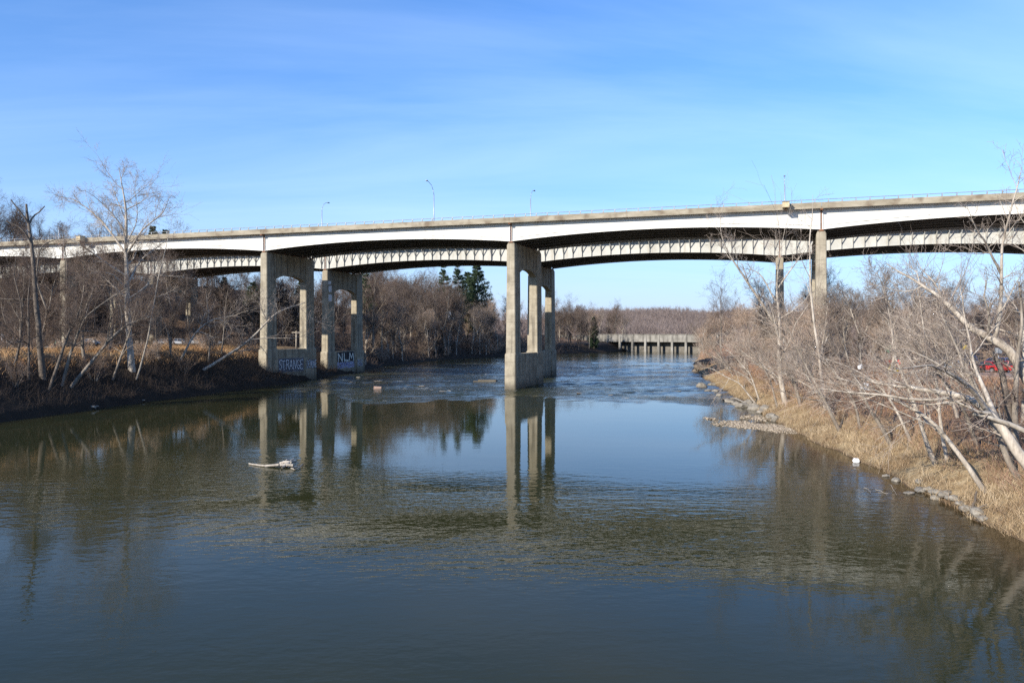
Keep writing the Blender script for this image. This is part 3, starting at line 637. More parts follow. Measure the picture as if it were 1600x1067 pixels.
# ------------------------------------------------------------------ street lamps on the viaducts
def lamp(s, t, z, h, arm, label, hd=1):
    x, y = world(s, t)
    o = empty('street_lamp', (x, y, z), TH)
    MB().box(-.25, .25, -.25, .25, 0, .5).build('base', M['galv'], o, bevel=.03)
    mb = MB(); mb.bar((0, 0, .5), (0, 0, h * .8), .12, 8, .085); mb.build('pole', M['galv'], o, True)
    if arm:
        pts = [(0, 0, h * .8), (0, arm * .12, h * .88), (0, arm * .4, h * .955), (0, arm * .8, h * .99), (0, arm, h)]
        mb = MB()
        for a, b in zip(pts, pts[1:]): mb.bar(a, b, .055, 6)
        mb.build('arm', M['galv'], o, True)
        sg = 1 if arm > 0 else -1
        mb = MB(); mb.loft([[(-.06, arm - sg * .1, h - .04), (.06, arm - sg * .1, h - .04), (.06, arm - sg * .1, h + .08), (-.06, arm - sg * .1, h + .08)],
                            [(-.2, arm + sg * .35, h - .1), (.2, arm + sg * .35, h - .1), (.16, arm + sg * .35, h + .12), (-.16, arm + sg * .35, h + .12)],
                            [(-.13, arm + sg * .85, h - .06), (.13, arm + sg * .85, h - .06), (.1, arm + sg * .85, h + .07), (-.1, arm + sg * .85, h + .07)]])
        mb.build('lamp_head', M['railmetal'], o)
    tag(o, label, 'street lamp', 'lamps along the viaducts')
def s_at(u, t):
    # position along the bridge of photo column u at transverse t
    k = (u - 800) / PX; p = O + t * N_
    return (k * p[1] - p[0]) / (E_[0] - k * E_[1])
lamp(s_at(678, 19.0), 19.0, 30.3, 11.8, -3.2, 'tall street lamp with a long curved arm, tallest above the viaduct')
lamp(s_at(92, 19.0), 19.0, 30.3, 9.0, 0, 'bare pole without a lamp head above the left end of the viaduct')
for u, lb in ((503, 'slender street lamp left of the tallest lamp, over the left-bank piers'), (829, 'slender street lamp just right of the mid-river pier'), (1226, 'slender street lamp above the right-bank trees')):
    lamp(s_at(u, 32.2), 32.2, 30.5, 11.9, 2.6, lb)

# ------------------------------------------------------------------ the old low concrete bridge upriver
def low_bridge():
    a = at(925, 522, 470); b = at(1105, 522, 430)
    d = b - a; Ln = float(np.hypot(d[0], d[1])); rz = math.atan2(d[1], d[0])
    o = empty('low_bridge', (a[0], a[1], 0), rz)
    z0, z1 = 5.6, 10.0
    MB().box(-40, Ln + 6, 0.0, 1.2, z0, z1 - .35).build('wall_beam', M['old_concrete'], o)
    MB().box(-40, Ln + 6, -.25, 6.5, z1 - .35, z1 - .05).build('coping', M['old_concrete'], o)
    MB().box(-40, Ln + 6, 5.2, 6.2, -2, z1 - .36).build('back_wall', M['deck'], o)
    n = 12
    for k in range(n):
        x = -14 + (Ln + 18) * k / (n - 1)
        mb = MB(); mb.loft([octa(x - .75, x + .75, -.55, 1.5, -2.5, .1), octa(x - .6, x + .6, -.45, 1.4, z0 + .8, .1), octa(x - .45, x + .45, -.2, 1.3, z1 - .4, .1)])
        mb.build('column', M['old_concrete'], o)
    tag(o, 'old low concrete bridge on short columns crossing the river far upstream', 'bridge')
low_bridge()

# ------------------------------------------------------------------ buildings on the left hill
def building(u, v, D, w, h, dp, wall, label, rows, cols):
    p = at(u, v, D); g = float(ground_z(p[0], p[1]))
    z0 = min(g, p[2] - h) - 1
    o = empty('building', (p[0], p[1], 0), TH)
    MB().box(-w / 2, w / 2, 0, dp, z0, p[2]).build('wall', wall, o)
    MB().box(-w / 2 - .3, w / 2 + .3, -.3, dp + .3, p[2], p[2] + .45).build('roof', M['roof'], o)
    MB().box(-w * .2, w * .15, dp * .3, dp * .6, p[2] + .45, p[2] + 2).build('roof_house', wall, o)
    for r in range(rows):
        for c in range(cols):
            x = -w / 2 + w * (c + .5) / cols; z = p[2] - 1.0 - 3.3 * r
            f = MB().box(x - w / cols * .33, x + w / cols * .33, -.08, .06, z - 1.9, z).build('window', M['white'], o)
            MB().box(x - w / cols * .28, x + w / cols * .28, -.10, -.081, z - 1.75, z - .12).build('pane', M['glass'], f)
    tag(o, label, 'building')
building(570, 441, 420, 6.5, 9, 8, M['tanwall'], 'small tan building on the wooded left hill just right of the far pier', 3, 3)
building(618, 451, 430, 12, 7, 9, M['greywall'], 'pale building mostly hidden in the left hill wood beside the tan one', 2, 4)

# ------------------------------------------------------------------ cars
def car_proto(kind):
    """mesh data of a car's parts; x = length, front at +x"""
    if kind == 'sedan': L, H, bel, W = 4.6, 1.45, 0.92, 1.78; roof = [(-1.55, -.75, .75, 1.35)]; cab = (-1.95, -1.05, .35, 1.25)
    elif kind == 'suv': L, H, bel, W = 4.6, 1.72, 1.05, 1.86; cab = (-2.2, -1.95, .45, 1.2)
    else: L, H, bel, W = 4.2, 1.5, 0.95, 1.74; cab = (-2.0, -1.6, .35, 1.25)
    hl = L / 2; rw = 0.33; ax = (-hl + .85, hl - .88); hw = W / 2
    def arch(x):
        return [(x + (rw + .07) * math.cos(a), .33 + (rw + .07) * math.sin(a)) for a in np.linspace(math.pi, 0, 9)]
    low = [(-hl + .05, .30), (-hl, .55), (-hl + .03, bel - .08), (-hl + .2, bel), (cab[0], bel), (cab[3], bel), (hl - .55, bel - .10), (hl - .1, bel - .25), (hl, .55), (hl - .05, .28)]
    out = low + arch(ax[1])[::-1] + arch(ax[0])[::-1]
    bm = MB(); bm.prism(out, 'y', -hw, hw)
    body = bm
    zt = H
    cabm = MB(); ins = .22
    cabm.loft([[(cab[0], -hw + .04, bel), (cab[3], -hw + .04, bel), (cab[3], hw - .04, bel), (cab[0], hw - .04, bel)],
               [(cab[1], -hw + ins, zt - .06), (cab[2], -hw + ins, zt - .06), (cab[2], hw - ins, zt - .06), (cab[1], hw - ins, zt - .06)]])
    rf = MB(); rf.loft([[(cab[1] - .06, -hw + ins - .03, zt - .06), (cab[2] + .06, -hw + ins - .03, zt - .06), (cab[2] + .06, hw - ins + .03, zt - .06), (cab[1] - .06, hw - ins + .03, zt - .06)],
                        [(cab[1] + .08, -hw + ins + .1, zt), (cab[2] - .1, -hw + ins + .1, zt), (cab[2] - .1, hw - ins - .1, zt), (cab[1] + .08, hw - ins - .1, zt)]])
    for sg in (-1, 1):
        for (xb, xt) in ((cab[0] + .02, cab[1]), (cab[3] - .02, cab[2]), (-.35, -.35)):
            rf.bar((xb, sg * (hw - .03), bel), (xt, sg * (hw - ins + .015), zt - .05), .045, 5)
    wh = MB(); rings = []
    for y, r in ((-.1, rw - .03), (-.07, rw), (.07, rw), (.1, rw - .03)): rings.append([(r * math.cos(a), y, r * math.sin(a)) for a in np.linspace(0, 2 * math.pi, 17)[:-1]])
    wh.loft(rings)
    rm = MB(); rm.loft([[(.21 * math.cos(a), y, .21 * math.sin(a)) for a in np.linspace(0, 2 * math.pi, 11)[:-1]] for y in (-.108, .108)])
    return dict(body=body.mesh('body', M['white']), cab=cabm.mesh('window_glass', M['glass']), roof=rf.mesh('roof', M['white']),
                tyre=wh.mesh('wheel', M['tyre']), rim=rm.mesh('rim', M['rim']), ax=ax, hw=hw, hl=hl, bel=bel)
PROTO = {k: car_proto(k) for k in ('sedan', 'suv', 'hatch')}
PAINTS = {'red': (.42, .02, .025), 'blue': (.03, .05, .17), 'silver': (.38, .39, .41), 'white': (.42, .42, .42), 'black': (.018, .018, .022), 'grey': (.13, .14, .15), 'skyblue': (.30, .40, .50), 'green': (.05, .13, .09)}
CARMAT = {k: car_paint(k + '_car_paint', v) for k, v in PAINTS.items()}
def car(kind, colour, loc, rz, label, group):
    p = PROTO[kind]; o = empty('parked_car', loc, rz)
    def part(nm, me, mat, par=o, l=(0, 0, 0)):
        q = obj(nm, me, par); q.location = l
        if mat: q.material_slots[0].link = 'OBJECT'; q.material_slots[0].material = mat
        return q
    b = part('body', p['body'], CARMAT[colour]); m = b.modifiers.new('edge', 'BEVEL'); m.width = .06; m.segments = 2; m.limit_method = 'ANGLE'
    part('window_glass', p['cab'], None); part('roof', p['roof'], CARMAT[colour])
    for x in p['ax']:
        for sg in (-1, 1):
            w = part('wheel', p['tyre'], None, o, (x, sg * (p['hw'] - .1), .33)); part('rim', p['rim'], None, w)
    for sg in (-1, 1):
        MB().box(p['hl'] - .16, p['hl'] - .03, sg * (p['hw'] - .28) - .17, sg * (p['hw'] - .28) + .17, p['bel'] - .36, p['bel'] - .22).build('headlight', M['headlamp'], o)
        MB().box(-p['hl'] - .015, -p['hl'] + .1, sg * (p['hw'] - .25) - .15, sg * (p['hw'] - .25) + .15, p['bel'] - .32, p['bel'] - .12).build('taillight', M['taillamp'], o)
        MB().box(.9, 1.02, sg * (p['hw'] + .09) - .08, sg * (p['hw'] + .09) + .08, p['bel'] + .02, p['bel'] + .14).build('mirror', CARMAT[colour], o)
    MB().box(p['hl'] - .03, p['hl'] + .012, -.26, .26, .42, .53).build('number_plate', M['white'], o)
    tag(o, label, 'car', group)
    return o
rows = [  # photo column, distance, kind, colour, heading, words
    (1578, 103, 'hatch', 'red', 1.9, 'red hatchback nearest the right edge of the car park'),
    (1541, 104, 'sedan', 'red', 1.95, 'red saloon car in the car park beside the dark blue one'),
    (1557, 111, 'suv', 'blue', 1.9, 'tall dark blue car behind the red cars'),
    (1516, 105, 'hatch', 'black', 1.9, 'small black car next to the red saloon car'),
    (1497, 106, 'sedan', 'black', 1.85, 'low black saloon car with silver trim left of the small black car'),
    (1513, 121, 'suv', 'blue', 1.2, 'dark blue car in the back row under a yellow sign'),
    (1477, 106, 'sedan', 'skyblue', 1.85, 'pale blue saloon car behind the slanting trunks'),
    (1452, 112, 'hatch', 'grey', 1.85, 'grey hatchback left of the pale blue car'),
    (1425, 108, 'sedan', 'silver', 0.1, 'silver saloon car parked sideways at the left of the car park'),
    (1407, 124, 'hatch', 'red', 0.1, 'red car far back at the left end of the car park'),
    (1442, 126, 'suv', 'silver', 1.8, 'silver tall car in the back row behind the grey hatchback')]
for (u, D, k, c, rz, lb) in rows:
    x = (u - 800) / PX * D; x = max(x, 59.0)
    car(k, c, (x, D, PK + .012), rz, lb, 'cars in the right-bank car park')
lrow = [(18, 183, 'suv', 'white', 0.1, None), (112, 187, 'sedan', 'green', 0.05, 'dark green car on the left road beside the leftmost front pier'), (150, 188, 'sedan', 'white', 0.05, 'white saloon car on the left road between leaning trunks'),
        (182, 188, 'hatch', 'black', 0.05, 'black car on the left road behind the big pale tree'), (262, 187, 'sedan', 'white', 0.05, 'white car on the left road right of the big pale tree'),
        (287, 188, 'hatch', 'silver', 0.05, 'silver hatchback on the left road between two white cars'), (312, 189, 'suv', 'white', 0.05, 'white tall car on the left road, nearest the graffiti pier'),
        (336, 188, 'sedan', 'grey', 0.05, 'grey saloon car last in the row on the left road')]
for (u, D, k, c, rz, lb) in lrow:
    x = (u - 800) / PX * D; z = float(ground_z(x, D)) + .02
    if lb is None: continue
    z = 7.45
    car(k, c, (x, D - 2, z), rz, lb, 'cars along the left-bank road')
# white box truck at the far left
def truck():
    D = 183; x = (10 - 800) / PX * D
    o = empty('box_truck', (x, D - 3, 7.45), 0.08)
    MB().box(-3.4, 1.6, -1.15, 1.15, .95, 2.75).build('cargo_box', M['white'], o, bevel=.05)
    mb = MB(); mb.prism([(1.65, .5), (1.65, 2.4), (2.6, 2.35), (3.1, 1.55), (3.9, 1.4), (4.0, .55)], 'y', -1.05, 1.05); mb.build('cab', CARMAT['skyblue'], o, bevel=.05)
    MB().prism([(1.9, 1.55), (1.9, 2.2), (2.5, 2.2), (2.95, 1.55)], 'y', -1.06, 1.06).build('window_glass', M['glass'], o)
    MB().box(-3.3, 3.6, -.5, .5, .5, .93).build('chassis', M['railmetal'], o)
    for xx in (-2.3, 3.0):
        for sg in (-1, 1):
            w = obj('wheel', PROTO['suv']['tyre'], o); w.location = (xx, sg * .98, .42); w.scale = (1.25, 1.25, 1.25)
            r = obj('rim', PROTO['suv']['rim'], w)
    tag(o, 'white box truck with pale blue cab at the left edge beyond the bank', 'truck')
truck()

# ------------------------------------------------------------------ bare trees
def norm(v): return v / np.maximum(np.linalg.norm(v, axis=-1, keepdims=True), 1e-9)
def tubes(P, R, sides):
    B, n, _ = P.shape
    T = norm(np.gradient(P, axis=1))
    m = norm(P[:, -1] - P[:, 0])
    ref = np.where(np.abs(m[:, 2:3]) < .9, np.array([[0, 0, 1.0]]), np.array([[1.0, 0, 0]]))
    a = norm(np.cross(m, ref))[:, None, :]
    a = norm(a - (a * T).sum(-1, keepdims=True) * T); b = np.cross(T, a)
    an = 2 * math.pi * np.arange(sides) / sides
    ring = np.cos(an)[None, None, :, None] * a[:, :, None, :] + np.sin(an)[None, None, :, None] * b[:, :, None, :]
    V = P[:, :, None, :] + R[:, :, None, None] * ring
    base = (np.arange(B) * n * sides)[:, None, None] + (np.arange(n - 1) * sides)[None, :, None]
    i = np.arange(sides)[None, None, :]; j = (i + 1) % sides
    F = np.stack([base + i, base + j, base + sides + j, base + sides + i], -1).reshape(-1, 4)
    return V.reshape(-1, 3), F
def join(parts):
    V = []; F = []; c = 0
    for v, f in parts:
        V.append(v); F.append(f + c); c += len(v)
    return np.concatenate(V), np.concatenate(F)
def sprout(r, P, R, k, f0, f1, ang, asd, lf, n, bias, wig, rf, tip, lmin=0.0, lsd=.3, taper=.75, rcap=9., keep=0.0):
    B, N, _ = P.shape
    t = f0 + (f1 - f0) * ((np.arange(k)[None, :] + r.random((B, k))) / k)
    x = t * (N - 1); i = np.clip(np.floor(x).astype(int), 0, N - 2); fr = (x - i)[..., None]
    bi = np.arange(B)[:, None]
    p = P[bi, i] * (1 - fr) + P[bi, i + 1] * fr
    rr = R[bi, i] * (1 - fr[..., 0]) + R[bi, i + 1] * fr[..., 0]
    T = norm(P[bi, i + 1] - P[bi, i])
    Lp = np.linalg.norm(np.diff(P, axis=1), axis=-1).sum(1)[:, None]
    ref = np.where(np.abs(T[..., 2:3]) < .85, UP, np.array([1.0, 0, 0]))
    a = norm(np.cross(T, ref)); b = np.cross(T, a)
    az = (np.arange(k)[None, :] * 2.4 + r.random((B, 1)) * 6.28 + r.normal(0, .5, (B, k)))[..., None]
    an = (ang + asd * r.normal(0, 1, (B, k)))[..., None]
    d = np.cos(an) * T + np.sin(an) * (np.cos(az) * a + np.sin(az) * b)
    ln = np.maximum(Lp * lf * (1.15 - taper * t) * np.exp(lsd * r.normal(0, 1, (B, k))), lmin)
    C = B * k; p = p.reshape(C, 3); d = d.reshape(C, 3); ln = ln.reshape(C, 1); rr = rr.reshape(C)
    if keep:
        # short parents carry fewer children, so that the tips do not clot
        kp = r.random(C) < np.repeat(np.clip(Lp[:, 0] / keep, .12, 1), k)
        p, d, ln, rr = p[kp], d[kp], ln[kp], rr[kp]; C = len(p)
    pts = [p]
    for _ in range(n - 1):
        d = norm(d + np.asarray(bias) + wig * r.normal(0, 1, (C, 3))); p = p + d * ln / (n - 1); pts.append(p)
    r0 = np.minimum(np.minimum(rr * rf, ln[:, 0] * .028 + .004), rcap)
    s = np.linspace(0, 1, n)[None, :]
    return np.stack(pts, 1), np.maximum(r0[:, None] * (1 - s) + tip * s, tip * .8)
def curve(pts, n):
    """smooth polyline through the given points"""
    pts = np.array(pts, float); k = len(pts)
    if k == 2: return pts[0] + (pts[1] - pts[0]) * np.linspace(0, 1, n)[:, None]
    e = np.concatenate([[2 * pts[0] - pts[1]], pts, [2 * pts[-1] - pts[-2]]]); out = []
    for s in np.linspace(0, k - 1 - 1e-6, n):
        i = int(s); f = s - i; a, b, c, d = e[i], e[i + 1], e[i + 2], e[i + 3]
        out.append(.5 * ((2 * b) + (c - a) * f + (2 * a - 5 * b + 4 * c - d) * f * f + (3 * b - a - 3 * c + d) * f ** 3))
    return np.array(out)
def limb(pts, r0, r1, n=10, r=None, jit=0.0):
    P = curve(pts, n)
    if r is not None and jit: P[1:-1] += r.normal(0, jit, (n - 2, 3))
    s = np.linspace(0, 1, n)
    return P[None], (r0 + (r1 - r0) * s ** .8)[None]
def tree_data(r, limbs, levels, tip, flare=True):
    """limbs: [(P,R)]; grows twig levels from them -> trunk geometry, crown geometry"""
    trunk = [tubes(P, R, 8) for P, R in limbs]
    crown = []
    cur = limbs
    for li, lv in enumerate(levels):
        nxt = []
        for P, R in cur:
            kk = lv['k'] if li else max(2, int(round(lv['k'] * min(1.0, np.linalg.norm(np.diff(P[0], axis=0), axis=1).sum() / lv.get('ref', 8.0)))))
            c = sprout(r, P, R, kk, lv.get('f0', .2), lv.get('f1', 1.0), lv['ang'], lv.get('asd', .25), lv['lf'], lv['n'], lv.get('bias', (0, 0, .08)), lv.get('wig', .12), lv.get('rf', .55), lv.get('tip', tip), lv.get('lmin', 0), lv.get('lsd', .3), lv.get('taper', .75), lv.get('rcap', 9.), lv.get('keep', 0))
            nxt.append(c)
        # one batch per level from here on
        P = np.concatenate([c[0] for c in nxt]); R = np.concatenate([c[1] for c in nxt])
        g = tubes(P, R, 5 if li == 0 else 3)
        (trunk if lv.get('thick') else crown).append(g)
        cur = [(P, R)]
    return join(trunk), join(crown)
def tree_object(name, td, mats, label, cat='tree', group=None, loc=(0, 0, 0), rz=0, sc=1.0):
    o = empty(name, loc, rz); o.scale = (sc, sc, sc)
    obj('trunk', mesh_np('trunk', *td[0], mats[0], True), o)
    obj('crown', mesh_np('crown', *td[1], mats[1], True), o)
    return tag(o, label, cat, group)
def copy_tree(src, loc, rz, sc, label, group, tilt=(0, 0)):
    o = src.copy(); COL.objects.link(o)
    o.location = loc; o.rotation_euler = (tilt[0], tilt[1], rz); o.scale = (sc * random.uniform(.9, 1.1), sc * random.uniform(.9, 1.1), sc)
    for ch in src.children:
        c = ch.copy(); COL.objects.link(c); c.parent = o
    return tag(o, label, 'tree', group)

def wild_tree(seed, H, lean=(0, 0), fork=True, spread=.75, fine=1.0, up=.10, tip=.011, bend=.05, depth=4):
    """a free-standing leafless tree: trunk, forked leaders, three more orders of branching"""
    r = np.random.default_rng(seed)
    lean = np.array([lean[0], lean[1], 0.0])
    pts = [np.array([0, 0, -.4])]
    d = norm(UP + lean * .6)
    n = 6; hb = H * (0.45 if fork else .95)
    for k in range(n):
        d = norm(d + bend * r.normal(0, 1, 3) * [1, 1, .2] + lean * .12); pts.append(pts[-1] + d * hb / n)
    R0 = H * .018
    limbs = [limb(pts, R0, R0 * (.62 if fork else .12), 10)]
    if fork:
        for q in range(r.integers(2, 4)):
            az = r.uniform(0, 6.28); dd = norm(d + .55 * r.uniform(.5, 1.1) * np.array([math.cos(az), math.sin(az), 0]))
            pp = [pts[-1] - d * H * .05 * q]
            for k in range(5):
                dd = norm(dd + .10 * r.normal(0, 1, 3) + np.array([0, 0, .05]) + lean * .1); pp.append(pp[-1] + dd * H * .115 * r.uniform(.8, 1.2))
            limbs.append(limb(pp, R0 * .6, .02, 10))
    ln = 0.36 if fork else .33
    lv = [dict(k=int(14 * fine), f0=.25, ang=spread, asd=.25, lf=ln * 1.35, n=8, bias=(lean[0] * .05, lean[1] * .05, up), wig=.13, rf=.5, thick=True, ref=H * .5, tip=.012, taper=.7),
          dict(k=10, f0=.12, ang=.72, lf=.46, n=5, bias=(0, 0, .07), wig=.17, rf=.6, tip=tip, taper=.6, keep=2.6, lmin=.6),
          dict(k=8, f0=.10, ang=.68, lf=.48, n=4, bias=(0, 0, .05), wig=.19, rf=.65, tip=tip * .85, lmin=.45, taper=.5, keep=1.7),
          dict(k=int(4 * fine + .5), f0=.08, ang=.62, lf=.55, n=2, bias=(0, 0, .04), wig=.18, rf=.7, tip=tip * .6, lmin=.35, taper=.4, keep=1.1)][:depth]
    return tree_data(r, limbs, lv, tip)

def shrub_data(seed, H, tip=.010):
    """a many-stemmed thicket bush"""
    r = np.random.default_rng(seed); limbs = []
    for k in range(9):
        az = r.uniform(0, 6.28); d = norm(np.array([math.cos(az) * .45, math.sin(az) * .45, 1.0])); p = [np.array([.3 * math.cos(az), .3 * math.sin(az), -.2])]
        for j in range(4): d = norm(d + .13 * r.normal(0, 1, 3)); p.append(p[-1] + d * H * .22 * r.uniform(.7, 1.2))
        limbs.append(limb(p, H * .011, .015, 7))
    lv = [dict(k=8, f0=.15, ang=.6, lf=.45, n=5, wig=.15, rf=.6, tip=tip, ref=H * .6), dict(k=6, f0=.15, ang=.65, lf=.45, n=4, wig=.18, rf=.65, tip=tip), dict(k=4, f0=.1, ang=.6, lf=.5, n=2, wig=.18, rf=.7, tip=tip * .8, lmin=.3)]
    return tree_data(r, limbs, lv, tip)

def traced(name, label, limbs_px, mats, dbase=None, seed=1, tip=.010, dens=1.0, twl=1.0, group=None, bias=(0, 0, .06), dead=False, dd=0.0):
    """a tree whose main limbs follow given courses. limbs_px: list of (points (u,v,dist offset), r0, r1); the first limb roots in the ground"""
    r = np.random.default_rng(seed)
    u0, v0 = limbs_px[0][0][0][:2]
    if dbase is None: D0 = hit(u0, v0)[1]
    else: D0 = dbase
    limbs = []
    base = None
    for q, (pts, r0, r1) in enumerate(limbs_px):
        P = []
        for j, p in enumerate(pts):
            off = p[2] if len(p) > 2 else 0.0
            P.append(at(p[0], p[1], D0 + off))
        if q == 0:
            g = float(max(ground_z(P[0][0], P[0][1]), -0.3)); P = [np.array([P[0][0], P[0][1], g - .35])] + P[1:] if P[0][2] - g < .6 else [np.array([P[0][0] + (P[0][0] - P[1][0]) * .15, P[0][1], g - .3])] + P
            base = P[0].copy()
        limbs.append(limb(np.array(P) - base, r0, r1, max(8, 2 * len(P) + 2), r, .02))
    if dead:
        td = join([tubes(P, R, 8) for P, R in limbs]), None
        o = empty(name, base); obj('trunk', mesh_np('trunk', *td[0], mats[0], True), o)
        if mats[1] is not None:
            g = sprout(r, *limbs[0], 10, .2, 1, .9, .3, .12, 4, (0, 0, .05), .15, .4, .01)
            obj('twigs', mesh_np('twigs', *tubes(*g, 3), mats[1], True), o)
        return tag(o, label, 'tree', group)
    lv = [dict(k=int(13 * dens), f0=.18, ang=.78, asd=.32, lf=.30 * twl, n=7, bias=bias, wig=.16, rf=.5, thick=True, ref=8.0, tip=.010, lmin=.7, lsd=.45, taper=.6),
          dict(k=8, f0=.12, ang=.72, lf=.48, n=5, bias=(0, 0, .05), wig=.19, rf=.6, tip=tip, lmin=.5, taper=.55, keep=2.2),
          dict(k=7, f0=.10, ang=.68, lf=.50, n=4, bias=(0, 0, .05), wig=.2, rf=.65, tip=tip * .85, lmin=.4, taper=.5, keep=1.5),
          dict(k=int(3 * dens + .5), f0=.1, ang=.62, lf=.55, n=2, bias=(0, 0, .04), wig=.18, rf=.7, tip=tip * .6, lmin=.3, taper=.4, keep=1.0)]
    if group == GR: lv = lv[:3]     # the near trees show their single branches; finer twigs would only blur them
    td = tree_data(r, limbs, lv, tip)
    return tree_object(name, td, mats, label, group=group, loc=base)

PALE = (M['bark_pale'], M['twig_pale']); PBR = (M['bark_pale'], M['twig_mid']); DARK = (M['bark_dark'], M['twig_shade']); MID = (M['bark_mid'], M['twig_brown']); RED = (M['bark_mid'], M['twig_red'])
GL = 'trees on the left bank'; GR = 'trees on the near right bank'
# --- left bank
traced('dead_tree', 'dead broken tree with three bare prongs at the far left', [
    ([(67, 592), (63, 545), (57, 480), (53, 430), (49, 380), (44, 345), (41, 319)], .46, .13),
    ([(44.5, 349), (36, 337, -.6), (17, 312, -1.2)], .15, .07), ([(46, 350), (52, 338, .5), (62, 331, .8), (70, 322, 1)], .13, .06),
    ([(50, 382), (38, 362, -.8), (24, 352, -1.2), (9, 346, -1.6)], .13, .06), ([(55, 455), (62, 392), (80, 377, .8), (100, 372, 1.3)], .1, .05),
    ([(60, 467), (30, 468, -.4), (0, 467, -1)], .12, .08)], (M['bark_dark'], None), 105, 3, dead=True, group=GL)
# the tallest tree
traced('sycamore_tree', 'tallest pale sycamore with wide spreading limbs on the left bank', [
    ([(206, 583), (203, 540), (199, 480), (198, 430), (197, 380), (197, 330), (192, 300), (186, 262)], .62, .04),
    ([(198, 432), (157, 405, -2), (132, 387, -3), (109, 374, -4), (93, 376, -4.5)], .20, .03), ([(196, 396), (172, 362, 1), (152, 339, 2), (121, 315, 3), (95, 308, 3.5)], .20, .025),
    ([(197, 364), (175, 334, -1), (152, 311, -2), (132, 297, -3)], .13, .02), ([(201, 440), (220, 407, 2), (243, 389, 3), (268, 368, 4)], .2, .03),
    ([(199, 396), (223, 359, -1), (253, 334, -2), (266, 306, -3)], .18, .02), ([(197, 328), (220, 316, 1), (234, 303, 2)], .1, .02),
    ([(197, 452), (177, 430, -2), (152, 425, -3), (130, 432, -4)], .17, .03), ([(202, 466), (228, 448, 1), (238, 430, 2), (255, 431, 3), (287, 432, 4)], .16, .03),
    ([(196, 344), (180, 305, 2), (172, 283, 3)], .09, .02), ([(197, 380), (212, 352, 3), (214, 320, 5), (207, 290, 6)], .12, .02)],
    (M['bark_pale'], M['twig_pale']), 123, 12, .013, 1.0, .68, GL)
traced('sycamore_tree', 'thin straight white dead trunk leaning right beside the tallest sycamore', [([(212, 594), (228, 541, .3), (238, 488, .6), (246, 442, .9), (256, 400, 1.2), (263, 370, 1.4)], .16, .04)], (M['deadwood'], M['twig_pale']), None, 6, .011, .5, .5, GL)
ll = [([(76, 608), (99, 544, .5), (109, 516, .8), (119, 498, 1), (128, 470, 1.4)], .24, .06, 'dark trunk leaning right, first of the leaning row on the left bank', DARK),
      ([(96, 602), (109, 556, .5), (124, 518, .8), (137, 493, 1), (177, 463, 2), (200, 450, 3)], .22, .06, 'pale trunk leaning far right, second of the leaning row on the left bank', MID),
      ([(109, 604), (152, 554, .5), (187, 516, 1), (210, 503, 1.5), (240, 494, 2)], .26, .06, 'thick trunk slanting low to the right across the left bank grass', MID),
      ([(175, 593), (195, 541, .5), (207, 505, 1), (214, 470, 1.5)], .2, .05, 'short slanting trunk just left of the tallest sycamore', MID),
      ([(316, 576), (354, 556, .5), (390, 531, 1), (424, 496, 1.5), (443, 484, 2), (477, 473, 3)], .30, .05, 'long pale trunk leaning across the left graffiti pier', PALE),
      ([(281, 562), (304, 523, .5), (321, 506, 1), (339, 498, 1.5), (354, 505, 2)], .22, .04, 'tree with arching pale limbs left of the graffiti pier', PALE),
      ([(45, 592), (45, 545, .2), (44, 480, .5), (46, 440, .8)], .2, .05, 'upright dark trunk just left of the dead pronged tree', DARK),
      ([(22, 570), (32, 530, .2), (34, 480, .4), (22, 430, .8), (26, 400, 1)], .2, .03, 'bushy dark tree at the very left edge', DARK),
      ([(346, 552), (350, 515, .2), (352, 480, .4), (356, 455, .6)], .16, .03, 'round bushy tree standing before the left graffiti pier', MID),
      ([(268, 560), (262, 520), (246, 478), (238, 452)], .16, .03, 'thin trunk leaning left behind the white dead trunk', MID),
      ([(100, 545), (104, 470), (104, 415), (101, 385), (98, 362)], .22, .03, 'slim upright tree in front of the leftmost tall pier', MID)]
for q, (p, a, b, lb, mt) in enumerate(ll):
    traced('riverside_tree', lb, [(p, a, b)], mt, None, 20 + q, .011, .95, {5: 1.25, 8: 1.25, 7: .7, 10: .7}.get(q, 1.0), GL)
# --- near right bank: pale trunks leaning out over the water
traced('riverside_tree', 'large pale tree at the right edge with long limbs reaching low over the bank', [
    ([(1634, 752), (1597, 716, .5), (1565, 668, 1), (1531, 633, 1.5), (1495, 617, 2), (1456, 611, 2.5), (1420, 605, 3), (1385, 601, 3.5), (1345, 592, 4)], .36, .03),
    ([(1545, 645, 1.3), (1513, 603, 0), (1471, 578, -1), (1446, 571, -2), (1400, 577, -3)], .17, .02),
    ([(1505, 619, 2), (1440, 625, 2.6), (1385, 617, 3), (1330, 613, 3.6), (1280, 607, 4)], .12, .02),
    ([(1560, 660, 1), (1535, 600, 2.5), (1520, 560, 3.5), (1508, 500, 4), (1500, 450, 5)], .15, .02)], PALE, None, 41, .008, .8, .85, GR, bias=(-.05, 0, .05))
traced('riverside_tree', 'broken pale limb stub jutting in from the right edge', [([(1660, 735), (1640, 700), (1600, 672, .3), (1558, 656, .5), (1520, 646, .8)], .2, .10)], (M['deadwood'], M['twig_pale']), None, 42, dead=True, group=GR)
